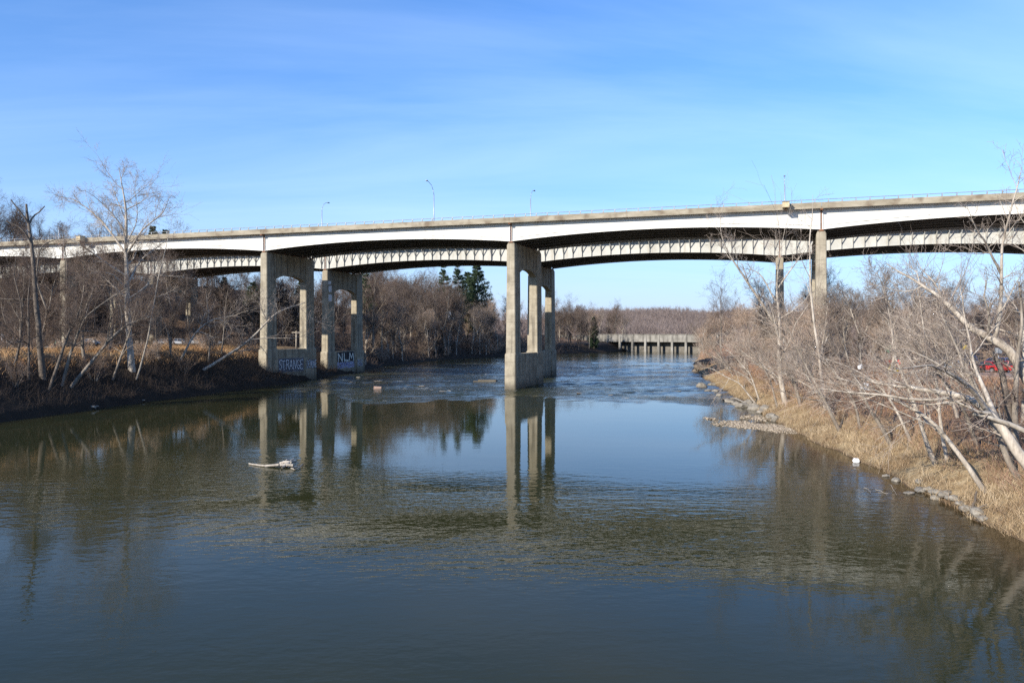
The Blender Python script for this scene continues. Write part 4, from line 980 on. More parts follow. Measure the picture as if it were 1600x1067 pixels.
rl = [([(1545, 769), (1506, 720, .5), (1463, 667, 1), (1428, 640, 1.5), (1381, 617, 2), (1345, 600, 2.6), (1300, 588, 3)], .17, .03, 'slender pale trunk arching left from the stony shore', PALE, .9, 1.0),
      ([(1597, 748), (1574, 717, .5), (1553, 667, 1), (1531, 625, 1.5), (1506, 571, 2), (1485, 521, 3), (1460, 470, 4)], .22, .03, 'grey trunk leaning left behind the large right-edge tree', MID, .9, .8),
      ([(1580, 700), (1578, 653, .3), (1570, 610, .6), (1563, 575, .8), (1550, 550, 1)], .30, .13, 'thick dark stub trunk with broken top at right', DARK, .35, .4),
      ([(1588, 700), (1586, 620, .3), (1590, 560, .6), (1597, 500, .8), (1592, 440, 1.2)], .22, .05, 'upright grey trunk next to the dark stub trunk', MID, .8, .9),
      ([(1396, 696), (1376, 665, .3), (1357, 635, .6), (1340, 600, 1), (1325, 560, 1.6), (1312, 515, 2.2)], .2, .03, 'grey trunk leaning left above the tan grass tuft', MID, 1.0, 1.0),
      ([(1464, 724), (1446, 685, .3), (1428, 628, .8), (1414, 593, 1.2), (1399, 557, 1.8), (1392, 500, 2.6)], .19, .03, 'pale trunk leaning left in the middle of the right bank', PALE, .6, .8),
      ([(1481, 721), (1471, 671, .2), (1464, 607, .5), (1456, 553, .8), (1442, 507, 1.2), (1434, 450, 1.6)], .15, .02, 'thin upright pale trunk in the middle of the right bank', PALE, .6, .8),
      ([(1314, 673), (1293, 635, .4), (1271, 593, .9), (1246, 546, 1.6), (1225, 500, 2.2)], .2, .03, 'brown trunk leaning left above the narrow shore', RED, 1.0, 1.0),
      ([(1252, 634), (1236, 582, .6), (1214, 521, 1.2), (1200, 480, 2)], .24, .03, 'grey trunk leaning left near the gravel bar', MID, 1.0, .9),
      ([(1290, 640), (1280, 560, .4), (1268, 470, .8), (1265, 383, 1.2), (1269, 340, 1.5), (1270, 305, 1.8)], .2, .015, 'tall thin tree reaching above the viaduct railing before the right-bank pier', PALE, .6, .45),
      ([(1183, 631), (1164, 609, .3), (1152, 597, .6), (1131, 587, 1), (1110, 575, 1.4), (1095, 576, 1.7)], .15, .025, 'small pale trunk bent low over the rapids', PALE, .6, .7),
      ([(1187, 625), (1174, 589, .3), (1163, 574, .7), (1146, 556, 1.2), (1120, 535, 1.6)], .15, .025, 'small pale trunk leaning over the rapids above the bent one', PALE, .9, .9),
      ([(1216, 638), (1205, 600, .3), (1190, 570, .6), (1165, 545, 1), (1140, 525, 1.5)], .14, .02, 'slim trunk leaning left above the gravel bar', RED, 1.0, 1.0),
      ([(1345, 668), (1335, 630, .3), (1310, 590, .8), (1280, 560, 1.3), (1245, 540, 2)], .14, .02, 'slim brown trunk leaning far left over the dry grass', RED, 1.1, 1.0),
      ([(1425, 690), (1400, 640, .5), (1370, 600, 1), (1330, 575, 1.6), (1290, 560, 2.2)], .13, .02, 'slim pale trunk crossing behind the arching one', PALE, .6, .8),
      ([(1530, 700), (1510, 650, .4), (1480, 600, .8), (1440, 560, 1.4), (1405, 530, 2)], .15, .02, 'brown branching trunk before the car park', RED, .6, .8)]
for q, (p, a, b, lb, mt, dn, tw) in enumerate(rl):
    traced('riverside_tree', lb, [(p, a, b)], mt, None, 60 + q, .008, dn, tw, GR, bias=(-.04, 0, .05))
traced('riverside_tree', 'big diagonal pale tree at the right edge rising above the viaduct', [
    ([(1652, 690), (1630, 640, .5), (1583, 555, 1.5), (1550, 530, 2), (1520, 513, 2.5), (1495, 490, 3), (1472, 468, 3.5), (1445, 448, 4), (1418, 432, 4.5), (1385, 412, 5)], .42, .03),
    ([(1552, 531, 2), (1562, 500, 1.5), (1565, 450, 1), (1565, 396, .6), (1577, 336, .2), (1590, 290, 0), (1597, 262, 0)], .17, .015),
    ([(1600, 585, 1.2), (1602, 520, 3), (1610, 450, 4), (1604, 380, 5), (1612, 310, 6)], .2, .02),
    ([(1565, 430, 1), (1545, 390, 0), (1525, 355, -1), (1510, 320, -1.5)], .10, .012)], PALE, None, 44, .009, 1.0, .75, GR)
traced('sycamore_tree', 'big pale sycamore leaning left in front of the right-bank piers', [
    ([(1228, 630), (1221, 600, .2), (1218, 566, .4), (1218, 501, .8), (1214, 462, 1), (1216, 420, 1.4), (1222, 385, 2)], .40, .03),
    ([(1216, 515, .8), (1206, 498, .6), (1178, 456, 0), (1155, 421, -.6), (1138, 395, -1), (1128, 370, -1.3), (1125, 350, -1.5)], .24, .02),
    ([(1212, 470, 1), (1187, 428, 2), (1159, 419, 2.6)], .12, .02), ([(1216, 450, 1.2), (1240, 415, 0), (1262, 385, -1)], .12, .02)], PALE, None, 45, .011, .9, .8, GR)

# --- prototypes for the woods; each first one is itself placed, the others are copies that share its meshes
specs = [(101, 19, (0, 0), True, .75, 1.0, MID), (102, 17, (.1, .05), True, .8, 1.0, DARK), (103, 21, (0, 0), False, .75, 1.0, MID), (104, 15, (0, .1), True, .85, 1.0, RED),
         (105, 18, (.05, 0), True, .7, .85, PBR), (106, 14, (.12, 0), True, .9, 1.0, RED), (107, 20, (0, 0), False, .8, 1.0, DARK), (108, 16, (0, 0), True, .8, .85, PBR)]
WILD = []
for (sd_, H, ln, fk, spd, fn, mt) in specs:
    td = wild_tree(sd_, H, ln, fk, spd, fn, tip=.016)
    WILD.append([td, mt, None])
# near-bank trees leaning towards the water (their lean is along -x)
LEAN = []
for (sd_, H, ln, spd, mt) in [(201, 10, (-.75, 0), .8, PALE), (202, 12, (-.55, .1), .85, PALE), (203, 9, (-1.0, -.1), .8, PALE), (204, 11, (-.35, 0), .8, RED)]:
    LEAN.append([wild_tree(sd_, H, ln, True, spd, .8, tip=.010, bend=.09, depth=3), mt, None])
SHRUB = [[shrub_data(301, 5.0, .013), (M['bark_mid'], M['twig_brown']), None], [shrub_data(302, 4.0, .012), (M['bark_mid'], M['twig_red']), None]]
def place(pool, i, x, y, rz, sc, label, group, name='bare_tree', sink=.1, tilt=(0, 0)):
    e = pool[i]; z = float(ground_z(x, y)) - sink
    if e[2] is None:
        e[2] = tree_object(name, e[0], e[1], label, 'tree', group, (x, y, z), rz, sc)
        e[2].rotation_euler = (tilt[0], tilt[1], rz)
        return e[2]
    return copy_tree(e[2], (x, y, z), rz, sc, label, group, tilt)
R = random.Random(77)
def corridor_free(x, y):
    """keep trees out of the piers and the roadbeds"""
    q = np.array([x, y]) - O; s = float(q @ E_); t = float(q @ N_)
    if -1 < t < 19.5 and min(abs(s + .75 - k * SPAN) for k in range(-4, 4)) < 3: return False
    if 32 < t < 53 and min(abs(s + 6.95 - k * SPAN) for k in range(-4, 4)) < 3: return False
    return True
def under_deck(x, y):
    q = np.array([x, y]) - O; t = float(q @ N_)
    return -3 < t < 21 or 30 < t < 54
def scatter(n, pool, picks, ur, dr_, smin, smax, labels, group, name='bare_tree', cond=None, tries=40, mind=2.5, rot=None, under=.62):
    done = []
    for _ in range(n * tries):
        if len(done) >= n: break
        u = R.uniform(*ur); D = math.sqrt(R.uniform(dr_[0] ** 2, dr_[1] ** 2)); x = (u - 800) / PX * D; y = D
        dl = float(xl(y)) - x; dr2 = x - float(xr(y))
        if max(dl, dr2) < 1.0 or not corridor_free(x, y): continue
        if cond and not cond(x, y, dl, dr2): continue
        if any((x - a) ** 2 + (y - b) ** 2 < mind ** 2 for a, b in done): continue
        done.append((x, y)); i = R.choice(picks); sc = R.uniform(smin, smax) * (under if under_deck(x, y) else 1)
        lb = labels if isinstance(labels, str) else labels(x, y, u, D, i)
        place(pool, i, x, y, R.uniform(0, 6.28) if rot is None else rot + R.gauss(0, .5), sc, lb, group, name)
    return done
LOOK = {0: 'grey-brown', 1: 'dark', 2: 'tall straight', 3: 'reddish', 4: 'pale-barked', 5: 'small reddish', 6: 'tall dark', 7: 'slim pale'}
def say(kind, zones, far=None):
    """label by look and by what the thing stands near: zones are (column limit, words), far splits near and back rows"""
    def f(x, y, u, D, i):
        z = next((w for c, w in zones if u < c), zones[-1][1])
        d = '' if far is None else (' in front' if D < far else ' behind')
        return '%s %s %s%s' % (LOOK[i] if kind.endswith('tree') and 'leaning' not in kind else ('bushy', 'wide', 'crooked', 'slim')[i % 4], kind, z, d)
    return f
off_road = lambda x, y, dl, dr2: not (-185 < x < -50 and abs(y - (181 + (x + 75) * -.05)) < 6)
no_lot = lambda x, y: not (54 < x < 130 and 88 < y < 134)
ZL = [(60, 'left of the dead pronged tree'), (120, 'near the leftmost tall pier'), (190, 'left of the tallest sycamore'), (260, 'right of the tallest sycamore'), (330, 'before the row of white cars'), (420, 'beside the left graffiti pier')]
ZH = [(60, 'at the left edge'), (130, 'behind the leftmost tall pier'), (200, 'behind the tallest sycamore'), (290, 'behind the parked white cars'), (400, 'left of the graffiti pier'), (480, 'seen through the graffiti pier'), (999, 'between the two left piers')]
ZW = [(610, 'beside the far left pier'), (660, 'below the pale hill building'), (700, 'left of the pines'), (745, 'below the pines'), (800, 'right of the pines')]
ZM = [(890, 'right of the mid-river pier'), (930, 'left of the low bridge'), (1010, 'behind the low bridge')]
ZR = [(1180, 'by the gravel bar'), (1240, 'below the big right sycamore'), (1320, 'before the right-bank pier'), (1400, 'right of the right-bank pier'), (1480, 'left of the car park'), (1560, 'before the car park'), (1700, 'at the right edge')]
# left terrace between road and river, under and in front of the viaducts
scatter(22, WILD, [0, 1, 6, 0], (0, 400), (112, 172), .55, .85, say('bare terrace tree', ZL, 145), 'trees on the left terrace', cond=lambda x, y, dl, dr2: dl > 6 and off_road(x, y, dl, dr2))
# wooded slope behind the road
scatter(74, WILD, [0, 1, 1, 2, 6, 6], (-40, 540), (192, 300), .78, 1.1, say('bare hillside tree', ZH, 240), 'left hillside wood', cond=lambda x, y, dl, dr2: dl > 14 and off_road(x, y, dl, dr2))
# wood along the left bank beyond the viaducts
scatter(76, WILD, [0, 1, 2, 3, 4, 4, 5, 6, 7, 7], (560, 805), (218, 400), 1.0, 1.4, say('bare waterside tree', ZW, 275), 'left wood beyond the viaducts', cond=lambda x, y, dl, dr2: dl > 2, under=.75)
scatter(36, WILD, [0, 1, 2, 3, 4, 7], (850, 990), (330, 520), .75, 1.05, say('bare far tree', ZM, 410), 'wood right of the mid-river pier', cond=lambda x, y, dl, dr2: dl > 2 and (x / y < .098 or y > 480))
# pale trunks along that waterline
scatter(20, WILD, [4, 7], (570, 795), (222, 385), .7, 1.05, say('water-edge tree', ZW), 'pale trees at the far waterline', cond=lambda x, y, dl, dr2: 1.5 < dl < 9)
# tall pale trees among the thicket
scatter(6, WILD, [4, 7], (1235, 1420), (84, 135), .62, .9, say('tall thicket tree', ZR, 108), 'tall pale trees of the right bank', cond=lambda x, y, dl, dr2: 6 < dr2 < 24 and no_lot(x, y), mind=4)
scatter(3, WILD, [4, 7], (1560, 1660), (48, 80), .45, .7, say('tall thicket tree', ZR, 66), 'tall pale trees of the right bank', cond=lambda x, y, dl, dr2: dr2 > 7, mind=4)
# right bank: thicket of leaning trees, then upright ones on the flood plain
scatter(50, LEAN, [0, 1, 2, 3], (1125, 1650), (44, 160), .65, 1.15, say('leaning thicket tree', ZR, 90), 'right bank thicket', 'leaning_tree', cond=lambda x, y, dl, dr2: 3 < dr2 < 26 and no_lot(x, y) and (x / y < .43 or R.random() < .12), rot=0.0, mind=2.0)
scatter(26, WILD, [0, 3, 5, 3], (1115, 1650), (125, 230), .6, .95, say('bare flood-plain tree', ZR, 165), 'right flood plain trees', cond=lambda x, y, dl, dr2: dr2 > 8 and no_lot(x, y) and (x / y < .43 or y > 134))
scatter(44, WILD, [0, 2, 3, 5], (1085, 1640), (235, 400), .8, 1.1, say('bare far-bank tree', ZR, 320), 'far right wood', cond=lambda x, y, dl, dr2: dr2 > 3)
scatter(9, WILD, [3, 5, 4], (1085, 1135), (270, 430), .6, .9, say('waterline tree', [(1110, 'at the right end of the low bridge'), (1200, 'behind the undercut bank')]), 'far right waterline', cond=lambda x, y, dl, dr2: 1 < dr2 < 25)
# bushes
scatter(24, SHRUB, [0, 1], (0, 420), (95, 178), .6, 1.1, say('bare bush', ZL, 130), 'left bank bushes', 'bare_bush', cond=lambda x, y, dl, dr2: 1.5 < dl < 45 and off_road(x, y, dl, dr2))
scatter(44, SHRUB, [0, 1], (565, 930), (220, 420), .8, 1.4, say('far-bank bush', ZW + ZM, 300), 'far left bushes', 'bare_bush', cond=lambda x, y, dl, dr2: .8 < dl < 18)
scatter(24, SHRUB, [1, 1, 0], (1110, 1650), (46, 200), .5, 1.05, say('reddish bush', ZR, 95), 'right bank bushes', 'bare_bush', cond=lambda x, y, dl, dr2: dr2 > 5 and no_lot(x, y) and (x / y < .43 or y > 134 or R.random() < .1))

# --- conifers on the left hill
def conifer(seed, H, w, gap=.55, open_=1.0, bare=.2):
    r = np.random.default_rng(seed)
    tr = limb([(0, 0, -.5), (.1, 0, H * .5), (0, .1, H)], H * .016, .03, 10)
    P = []; z = H * bare
    while z < H * .985:
        f = (z - H * bare) / (H * (1 - bare)); n = 5
        for k in range(n):
            az = r.uniform(0, 6.28); l = w * (1 - f) ** .75 * r.uniform(.55, 1.1) * min(1, .45 + f * 3) + .25
            d = np.array([math.cos(az), math.sin(az), 0]); s = np.linspace(0, 1, 5)[:, None]
            P.append(np.array([0, 0, z + r.normal(0, .15)]) + d * l * s + UP * (l * (-.12 * s + .30 * s ** 2)))
        z += gap * r.uniform(.7, 1.3)
    P = np.array(P); Rr = np.repeat(np.linspace(.05, .012, 5)[None], len(P), 0)
    S = sprout(r, P, Rr, 8, .15, 1.0, .75, .25, .33, 3, (0, 0, .05), .1, .6, .01)
    # needle tufts: thin blades around every spray
    allP = np.concatenate([S[0][:, 1], S[0][:, 2], (S[0][:, 0] + S[0][:, 1]) / 2, P[:, 2], P[:, 3], P[:, 4]])
    k = 10; n = len(allP); c = np.repeat(allP, k, 0)
    d = norm(r.normal(0, 1, (n * k, 3)) + [0, 0, .5]); L = r.uniform(.22, .5, (n * k, 1)) * open_; side = norm(np.cross(d, r.normal(0, 1, (n * k, 3)))) * .045
    V = np.stack([c - side, c + side, c + d * L], 1).reshape(-1, 3); F = np.arange(len(V)).reshape(-1, 3)
    return tr, (P, Rr), (V, F)
CON = []
for (sd_, H, w, gap, op, ba) in [(1, 24, 8.0, .5, 1.3, .12), (2, 26, 4.6, 1.1, 1.2, .38), (3, 12, 2.6, .4, 1.0, .03)]:
    tr, br, nd = conifer(sd_, H, w, gap, op, ba)
    CON.append([mesh_np('trunk', *tubes(*tr, 8), M['bark_dark'], True), mesh_np('branches', *tubes(*br, 3), M['bark_dark'], True), mesh_np('needles', *nd, M['needles'])])
def place_conifer(i, u, v, D, H, label):
    p = at(u, v, D); g = float(ground_z(p[0], p[1])); base = {0: 24, 1: 26, 2: 12}[i]
    sc = max(.5, (p[2] - g) / base); sc = min(sc, 1.7)
    o = empty('pine_tree', (p[0], p[1], p[2] - base * sc), R.uniform(0, 6)); o.scale = (sc, sc, sc)
    for nm, me in zip(('trunk', 'branches', 'needles'), CON[i]): 
        q = obj(nm, me, o)
        if nm != 'trunk': q['kind'] = 'stuff'
    tag(o, label, 'pine tree', 'pines on the left hill')
place_conifer(0, 746, 412, 385, 26, 'densest dark green pine just left of the mid-river pier')
place_conifer(1, 716, 405, 372, 26, 'tall thin pine left of the densest pine')
place_conifer(1, 694, 406, 362, 26, 'thin open pine, leftmost of the group above the wood')
place_conifer(0, 730, 424, 398, 26, 'dark pine half hidden behind the densest pine')
place_conifer(1, 572, 420, 262, 26, 'dark pine half hidden beside the far left pier')
place_conifer(0, 240, 352, 330, 26, 'dark pine whose top shows above the viaduct deck at left')
place_conifer(0, 258, 358, 340, 26, 'dark pine top just right of the other above the viaduct deck')
place_conifer(2, 928, 496, 440, 12, 'small dark cedar at the end of the wood near the low bridge')
place_conifer(0, 395, 440, 250, 26, 'dark pine in the shade behind the left graffiti pier')
place_conifer(0, 350, 432, 262, 26, 'dark pine in the shade left of the graffiti pier')
place_conifer(0, 470, 438, 275, 26, 'dark pine in the shade between the two left piers')

# --- far wooded hills: too far to tell the trees apart
def far_woods():
    r = np.random.default_rng(9); V = []; F = []; c = 0
    n = 2600
    D = np.sqrt(r.uniform(430 ** 2, 1500 ** 2, n)); u = r.uniform(520, 1720, n); X = (u - 800) / PX * D
    near = r.random(n) < .35
    D = np.where(near, r.uniform(420, 700, n), D); X = (u - 800) / PX * D
    m = 4200; D2 = np.sqrt(r.uniform(560 ** 2, 1480 ** 2, m)); X2 = (r.uniform(900, 1180, m) - 800) / PX * D2
    X = np.concatenate([X, X2]); D = np.concatenate([D, D2])
    ok = (np.maximum(xl(D) - X, X - xr(D)) > 4); X = X[ok]; D = D[ok]; n = len(X)
    Z = ground_z(X, D); H = np.clip(r.normal(13, 4.0, n), 5, 25)
    k = 34
    # every tree: a fan of thin upswept twigs round a stem
    base = np.stack([X, D, Z], 1)
    az = r.uniform(0, 6.28, (n, k)); el = r.uniform(.15, 1.35, (n, k)); h0 = r.uniform(.12, .6, (n, k)) * H[:, None]; L = (H[:, None] - h0) * r.uniform(.4, .95, (n, k)) * np.where(el < .8, .6, 1)
    d = np.stack([np.cos(az) * np.cos(el), np.sin(az) * np.cos(el), np.sin(el)], -1)
    p0 = base[:, None, :] + np.stack([np.zeros((n, k)), np.zeros((n, k)), h0], -1); p0[:, 0, 2] = base[:, 2] - .5; d[:, 0] = [0, 0, 1]; L[:, 0] = H * .8
    p1 = p0 + d * L[..., None]
    w = np.full((n, k), .10); w[:, 0] = .16
    sd = norm(np.cross(d, r.normal(0, 1, (n, k, 3)))) * w[..., None]
    V = np.stack([p0 - sd, p0 + sd, p1], 2).reshape(-1, 3)
    me = mesh_np('far_woods', V, np.arange(len(V)).reshape(-1, 3), M['twig_far'])
    tag(obj('far_woods', me), 'far hillsides covered with bare purple-brown woods', 'woods', None, 'stuff')
far_woods()

# ------------------------------------------------------------------ undergrowth, grass
def stems(name, pts, H, mat, label, lean=(0, 0, 0), rad=.008, cat='undergrowth', arch=.35, seed=1, skip_lot=False):
    r = np.random.default_rng(seed)
    if skip_lot: pts = pts[~((pts[:, 0] > 54) & (pts[:, 0] < 130) & (pts[:, 1] > 88) & (pts[:, 1] < 134)) & ~((pts[:, 0] / pts[:, 1] > .465) & (pts[:, 1] < 100))]
    n = len(pts)
    d = norm(r.normal(0, .55, (n, 3)) * [1, 1, .2] + UP + np.asarray(lean)); L = H * np.exp(r.normal(0, .35, (n, 1)))
    p = pts - UP * .05; P = [p]
    for k in range(2):
        P.append(P[-1] + d * L / 2); d = norm(d + 1.3 * arch * norm(r.normal(0, 1, (n, 3)) * [1, 1, .3] - UP * .6))
    P = np.stack(P, 1); Rr = np.repeat(np.array([1, .8, .45])[None] * rad, n, 0)
    V, F = tubes(P, Rr, 3)
    return tag(obj(name, mesh_np(name, V, F, mat)), label, cat, None, 'stuff')
def blades(name, pts, H, mat, label, lean, w=.012, seed=1, cat='grass', droop=.9):
    r = np.random.default_rng(seed); n = len(pts)
    az = r.uniform(0, 6.28, n); d = norm(np.stack([np.cos(az) * .4, np.sin(az) * .4, np.ones(n)], 1) + np.asarray(lean)); L = H * np.exp(r.normal(0, .3, (n, 1)))
    side = norm(np.cross(d, UP + r.normal(0, .3, (n, 3)))) * w
    P = [pts - UP * .05]; 
    for k in range(3): P.append(P[-1] + d * L / 3); d = norm(d + droop * .33 * (np.asarray(lean) * .8 + np.stack([np.cos(az), np.sin(az), -np.ones(n) * .6], 1)))
    V = np.stack([P[0] - side, P[0] + side, P[1] - side * .8, P[1] + side * .8, P[2] - side * .55, P[2] + side * .55, P[3]], 1).reshape(-1, 3)
    b = (np.arange(n) * 7)[:, None]
    return tag(obj(name, mesh_np(name, V, [np.concatenate([b + [[0, 1, 3, 2]], b + [[2, 3, 5, 4]]]), b + [[4, 5, 6]]], mat)), label, cat, None, 'stuff')
def bank_points(n, side, yr, dr_, seed, pw=1.0, clump=0.0):
    r = np.random.default_rng(seed); y = yr[0] + (yr[1] - yr[0]) * r.random(n) ** pw; d = r.uniform(dr_[0], dr_[1], n)
    x = xr(y) + d if side > 0 else xl(y) - d
    if clump:
        k = np.sin(x * .8 + 2 * np.sin(y * .31)) * np.sin(y * .7 + 1.7 * np.sin(x * .4)) + .5 * np.sin(x * 2.1) * np.sin(y * 1.9 + 1); keep = r.random(n) < 1 / (1 + np.exp(-clump * k)); x = x[keep]; y = y[keep]
    return np.stack([x, y, ground_z(x, y)], 1)
blades('dry_grass', bank_points(58000, 1, (26, 135), (-.1, 4.6), 1, 1.7, 2.6), .58, M['grass'], 'tall tan dry grass along the right waterline', (-.35, -.1, 0), .013, 1)
blades('dry_grass', bank_points(30000, 1, (26, 170), (3.2, 26), 2, 1.4, 3.0), .6, M['grass_rust'], 'shorter rusty dry grass up on the right bank', (-.1, 0, 0), .014, 2)
blades('dry_grass', bank_points(44000, -1, (92, 178), (7.5, 30), 3, 1.0, 1.5), .85, M['grass_rust'], 'orange dry grass along the top of the left bank', (0, 0, 0), .03, 3)
stems('brambles', bank_points(36000, 1, (30, 170), (2.2, 24), 4, 1.5, 2.5), 1.25, M['bramble'], 'reddish bramble thicket on the right bank', (-.15, 0, 0), .008, seed=4)
stems('brambles', bank_points(15000, -1, (84, 215), (.6, 9), 5, 1.0, 2.0), 1.4, M['twig_dark'], 'dark tangled brush on the shaded left bank', (.1, 0, 0), .014, seed=5)
stems('brambles', bank_points(16000, -1, (215, 420), (.5, 34), 6, 1.0, 1.0), 3.2, M['twig_brown'], 'brown brush under the wood on the far left bank', (.1, 0, 0), .024, seed=6)
stems('brambles', bank_points(9000, 1, (150, 430), (.8, 30), 7, 1.0, 1.5), 2.2, M['bramble'], 'brown brush on the far right bank below the low bridge', (-.1, 0, 0), .02, seed=7)
stems('brambles', bank_points(18000, -1, (186, 300), (14, 150), 8, 1.0, 1.0), 4.5, M['twig_shade'], 'brown saplings and brush behind the left road', (0, 0, 0), .026, seed=8, arch=.15)
stems('brambles', bank_points(8000, 1, (100, 240), (14, 120), 9, 1.0, 1.5), 3.0, M['twig_red'], 'reddish saplings on the right flood plain', (0, 0, 0), .013, seed=9, arch=.15, skip_lot=True)

# ------------------------------------------------------------------ rocks, gravel bar, driftwood, litter
def rock_mesh(seed, flat=.55, sub=2):
    bm = bmesh.new(); bmesh.ops.create_icosphere(bm, subdivisions=sub, radius=1.0); r = np.random.default_rng(seed)
    ks = r.normal(0, 1.3, (5, 3)); ph = r.uniform(0, 6.28, 5)
    for v in bm.verts:
        c = np.array(v.co); f = 1 + .16 * sum(math.sin(float(k @ c) * 1.6 + p) for k, p in zip(ks, ph)) / 1.6
        v.co = Vector((c[0] * f, c[1] * f * .75, max(-.6, c[2] * f) * flat))
    me = bpy.data.meshes.new('rock'); bm.to_mesh(me); bm.free(); me.materials.append(M['rock']); me.update(); return me
ROCKS = [rock_mesh(s, f) for s, f in ((1, .7), (2, .45), (3, .55), (4, .35))]
def rock(u, v, size, i, label, flat=None, sq=1.0, rz=0.0):
    p = hit(u, v, 25, 400)
    o = obj('rock', ROCKS[i]); o.location = (p[0], p[1], max(p[2], 0) + size * .10); o.scale = (size, size * sq, size if flat is None else flat); o.rotation_euler = (0, 0, rz)
    return tag(o, label, 'rock', 'rocks along the water')
rock(1096, 605, 1.0, 0, 'rounded boulder standing in the water off the right shore')
for q, (u, v, s, i) in enumerate([(1112, 602, .7, 2), (1106, 611, .8, 3), (1118, 612, .7, 1), (1140, 627, .9, 3), (1150, 632, .8, 1), (1160, 636, .9, 2), (1168, 632, .8, 0), (1180, 640, 1.0, 2), (1190, 645, .8, 1), (1205, 652, .7, 2), (1212, 656, .6, 0), (1196, 640, .8, 2), (1178, 634, .7, 1), (1124, 618, .6, 2)]):
    rock(u, v, s, i, 'pale rock on the shore between the boulder and the gravel bar', rz=q * 1.3)
for q, (u, v, s, i) in enumerate([(1420, 771, .35, 3), (1440, 768, .55, 3), (1452, 766, .4, 1), (1466, 771, .6, 3), (1478, 776, .45, 2), (1490, 783, .5, 1), (1502, 789, .45, 3), (1511, 797, .4, 2), (1436, 758, .4, 1), (1462, 779, .3, 2), (1528, 806, .4, 0), (1536, 814, .35, 1), (1400, 752, .35, 2), (1385, 745, .3, 1)]):
    rock(u, v, s, i, 'flat pale stone at the edge of the near right shore', rz=q * 1.7)
for q, (u, v, s, i) in enumerate([(145, 637, .4, 2), (151, 636, .28, 1), (224, 626, .35, 3)]):
    rock(u, v, s, i, 'grey rock at the foot of the shaded left bank', rz=q * 1.1)
for q, (u, v, s, i) in enumerate([(590, 596, .9, 3), (612, 601, .6, 1), (640, 603, .9, 3), (660, 604, .7, 1), (692, 612, .7, 3), (560, 590, .7, 2), (548, 597, .6, 1), (1060, 612, .6, 3), (905, 615, .6, 3), (955, 618, .5, 1)]):
    rock(u, v, s, i, 'low rock breaking the surface of the rapids', flat=.35 * s, rz=q)
# flat slab and orange block in the shallows
p = hit(761, 596)
o = empty('concrete_slab', (p[0], p[1], .05), .1); mb = MB()
mb.loft([[(-2.1, -.9, -.3), (1.9, -1.0, -.3), (2.2, .9, -.3), (-1.9, 1.0, -.3)], [(-2.0, -.85, .22), (1.8, -.9, .18), (2.1, .8, .3), (-1.8, .9, .34)]]); mb.build('slab', M['concrete'], o, bevel=.06)
MB().box(-2.9, -2.0, -.5, .3, -.2, .12).build('broken_edge', M['concrete'], o, bevel=.05)
tag(o, 'pale concrete slab lying in the rapids left of the mid-river pier', 'slab')
p = hit(590, 607)
o = MB().box(-.7, .7, -.4, .4, -.2, .36).build('masonry_block', M['brick'], None, bevel=.05); o.location = (p[0], p[1], 0); o.rotation_euler = (0.05, .06, .15)
tag(o, 'orange masonry block standing in the shallows left of the slab', 'block')

def gravel():
    r = np.random.default_rng(3); parts = []
    ico = rock_mesh(11, .6, 1); v0 = np.empty(len(ico.vertices) * 3, np.float32); ico.vertices.foreach_get('co', v0); v0 = v0.reshape(-1, 3)
    f0 = np.array([p.vertices[:] for p in ico.polygons])
    V = []; F = []; c = 0
    def blob(u, v, rx, ry, n, smin, smax):
        nonlocal c
        p = hit(u, v); k = r.normal(0, .45, (n, 2)); k = k[(k ** 2).sum(1) < 1.1]
        for a, b in k:
            s = r.uniform(smin, smax); th = r.uniform(0, 6.28); R2 = np.array([[math.cos(th), -math.sin(th), 0], [math.sin(th), math.cos(th), 0], [0, 0, 1]])
            h = .12 * (1 - a * a - b * b)
            V.append((v0 * s) @ R2.T + [p[0] + a * rx, p[1] + b * ry, max(0, h) * .8 - .02]); F.append(f0 + c); c += len(v0)
    for (u, v, rx, ry, n) in ((1150, 662, 2.4, 3.2, 420), (1172, 666, 2.6, 2.6, 520), (1195, 667, 3.2, 3.0, 800), (1214, 670, 2.4, 3.4, 520), (1228, 673, 2.0, 3.0, 300), (1112, 655, .8, 2.2, 60), (1122, 664, .6, 2.0, 40), (1176, 652, 2.0, 2.2, 160), (1198, 655, 2.2, 2.4, 200)):
        blob(u, v, rx, ry, n, .035, .15)
        blob(u, v, rx, ry, n // 14, .14, .26)
    tag(obj('gravel', mesh_np('gravel', np.concatenate(V), np.concatenate(F), M['pebble'], True)), 'bar of pale pebbles at the right shore', 'gravel', None, 'stuff')
gravel()

def driftwood(name, label, px, mat, twig=None, z=.06, seed=1):
    r = np.random.default_rng(seed); L = []
    b = hit(*px[0][0][0][:2]); b[2] = 0
    o = empty(name, b)
    for pts, r0, r1 in px:
        P = []
        for q in pts:
            h = hit(q[0], q[1]); P.append([h[0], h[1], max(h[2], 0) + (q[2] if len(q) > 2 else z)])
        g = limb(np.array(P) - b, r0, r1, 8, r, .015)
        obj('branch', mesh_np('branch', *tubes(*g, 6), mat, True), o)
    return tag(o, label, 'driftwood')
driftwood('driftwood', 'white tangle of driftwood branches floating mid-river before the left piers', [
    ([(389, 726), (402, 728), (416, 730, .1), (436, 731, .2)], .05, .09), ([(414, 730), (430, 730, .12), (446, 731, .2), (458, 731, .15)], .10, .13), ([(440, 732), (452, 730, .3), (462, 727, .3)], .14, .10),
    ([(444, 731), (447, 724, .2), (452, 722, .2)], .10, .05), ([(448, 732), (454, 726, .25), (459, 723, .3)], .09, .05), ([(441, 731), (443, 727, .3)], .08, .06), ([(455, 733), (463, 734), (473, 728, .1)], .06, .02), ([(458, 732), (466, 730, .05), (474, 726, .05)], .05, .02), ([(438, 728, .2), (448, 729, .35), (456, 730, .3)], .12, .1)], M['deadwood'], seed=2)
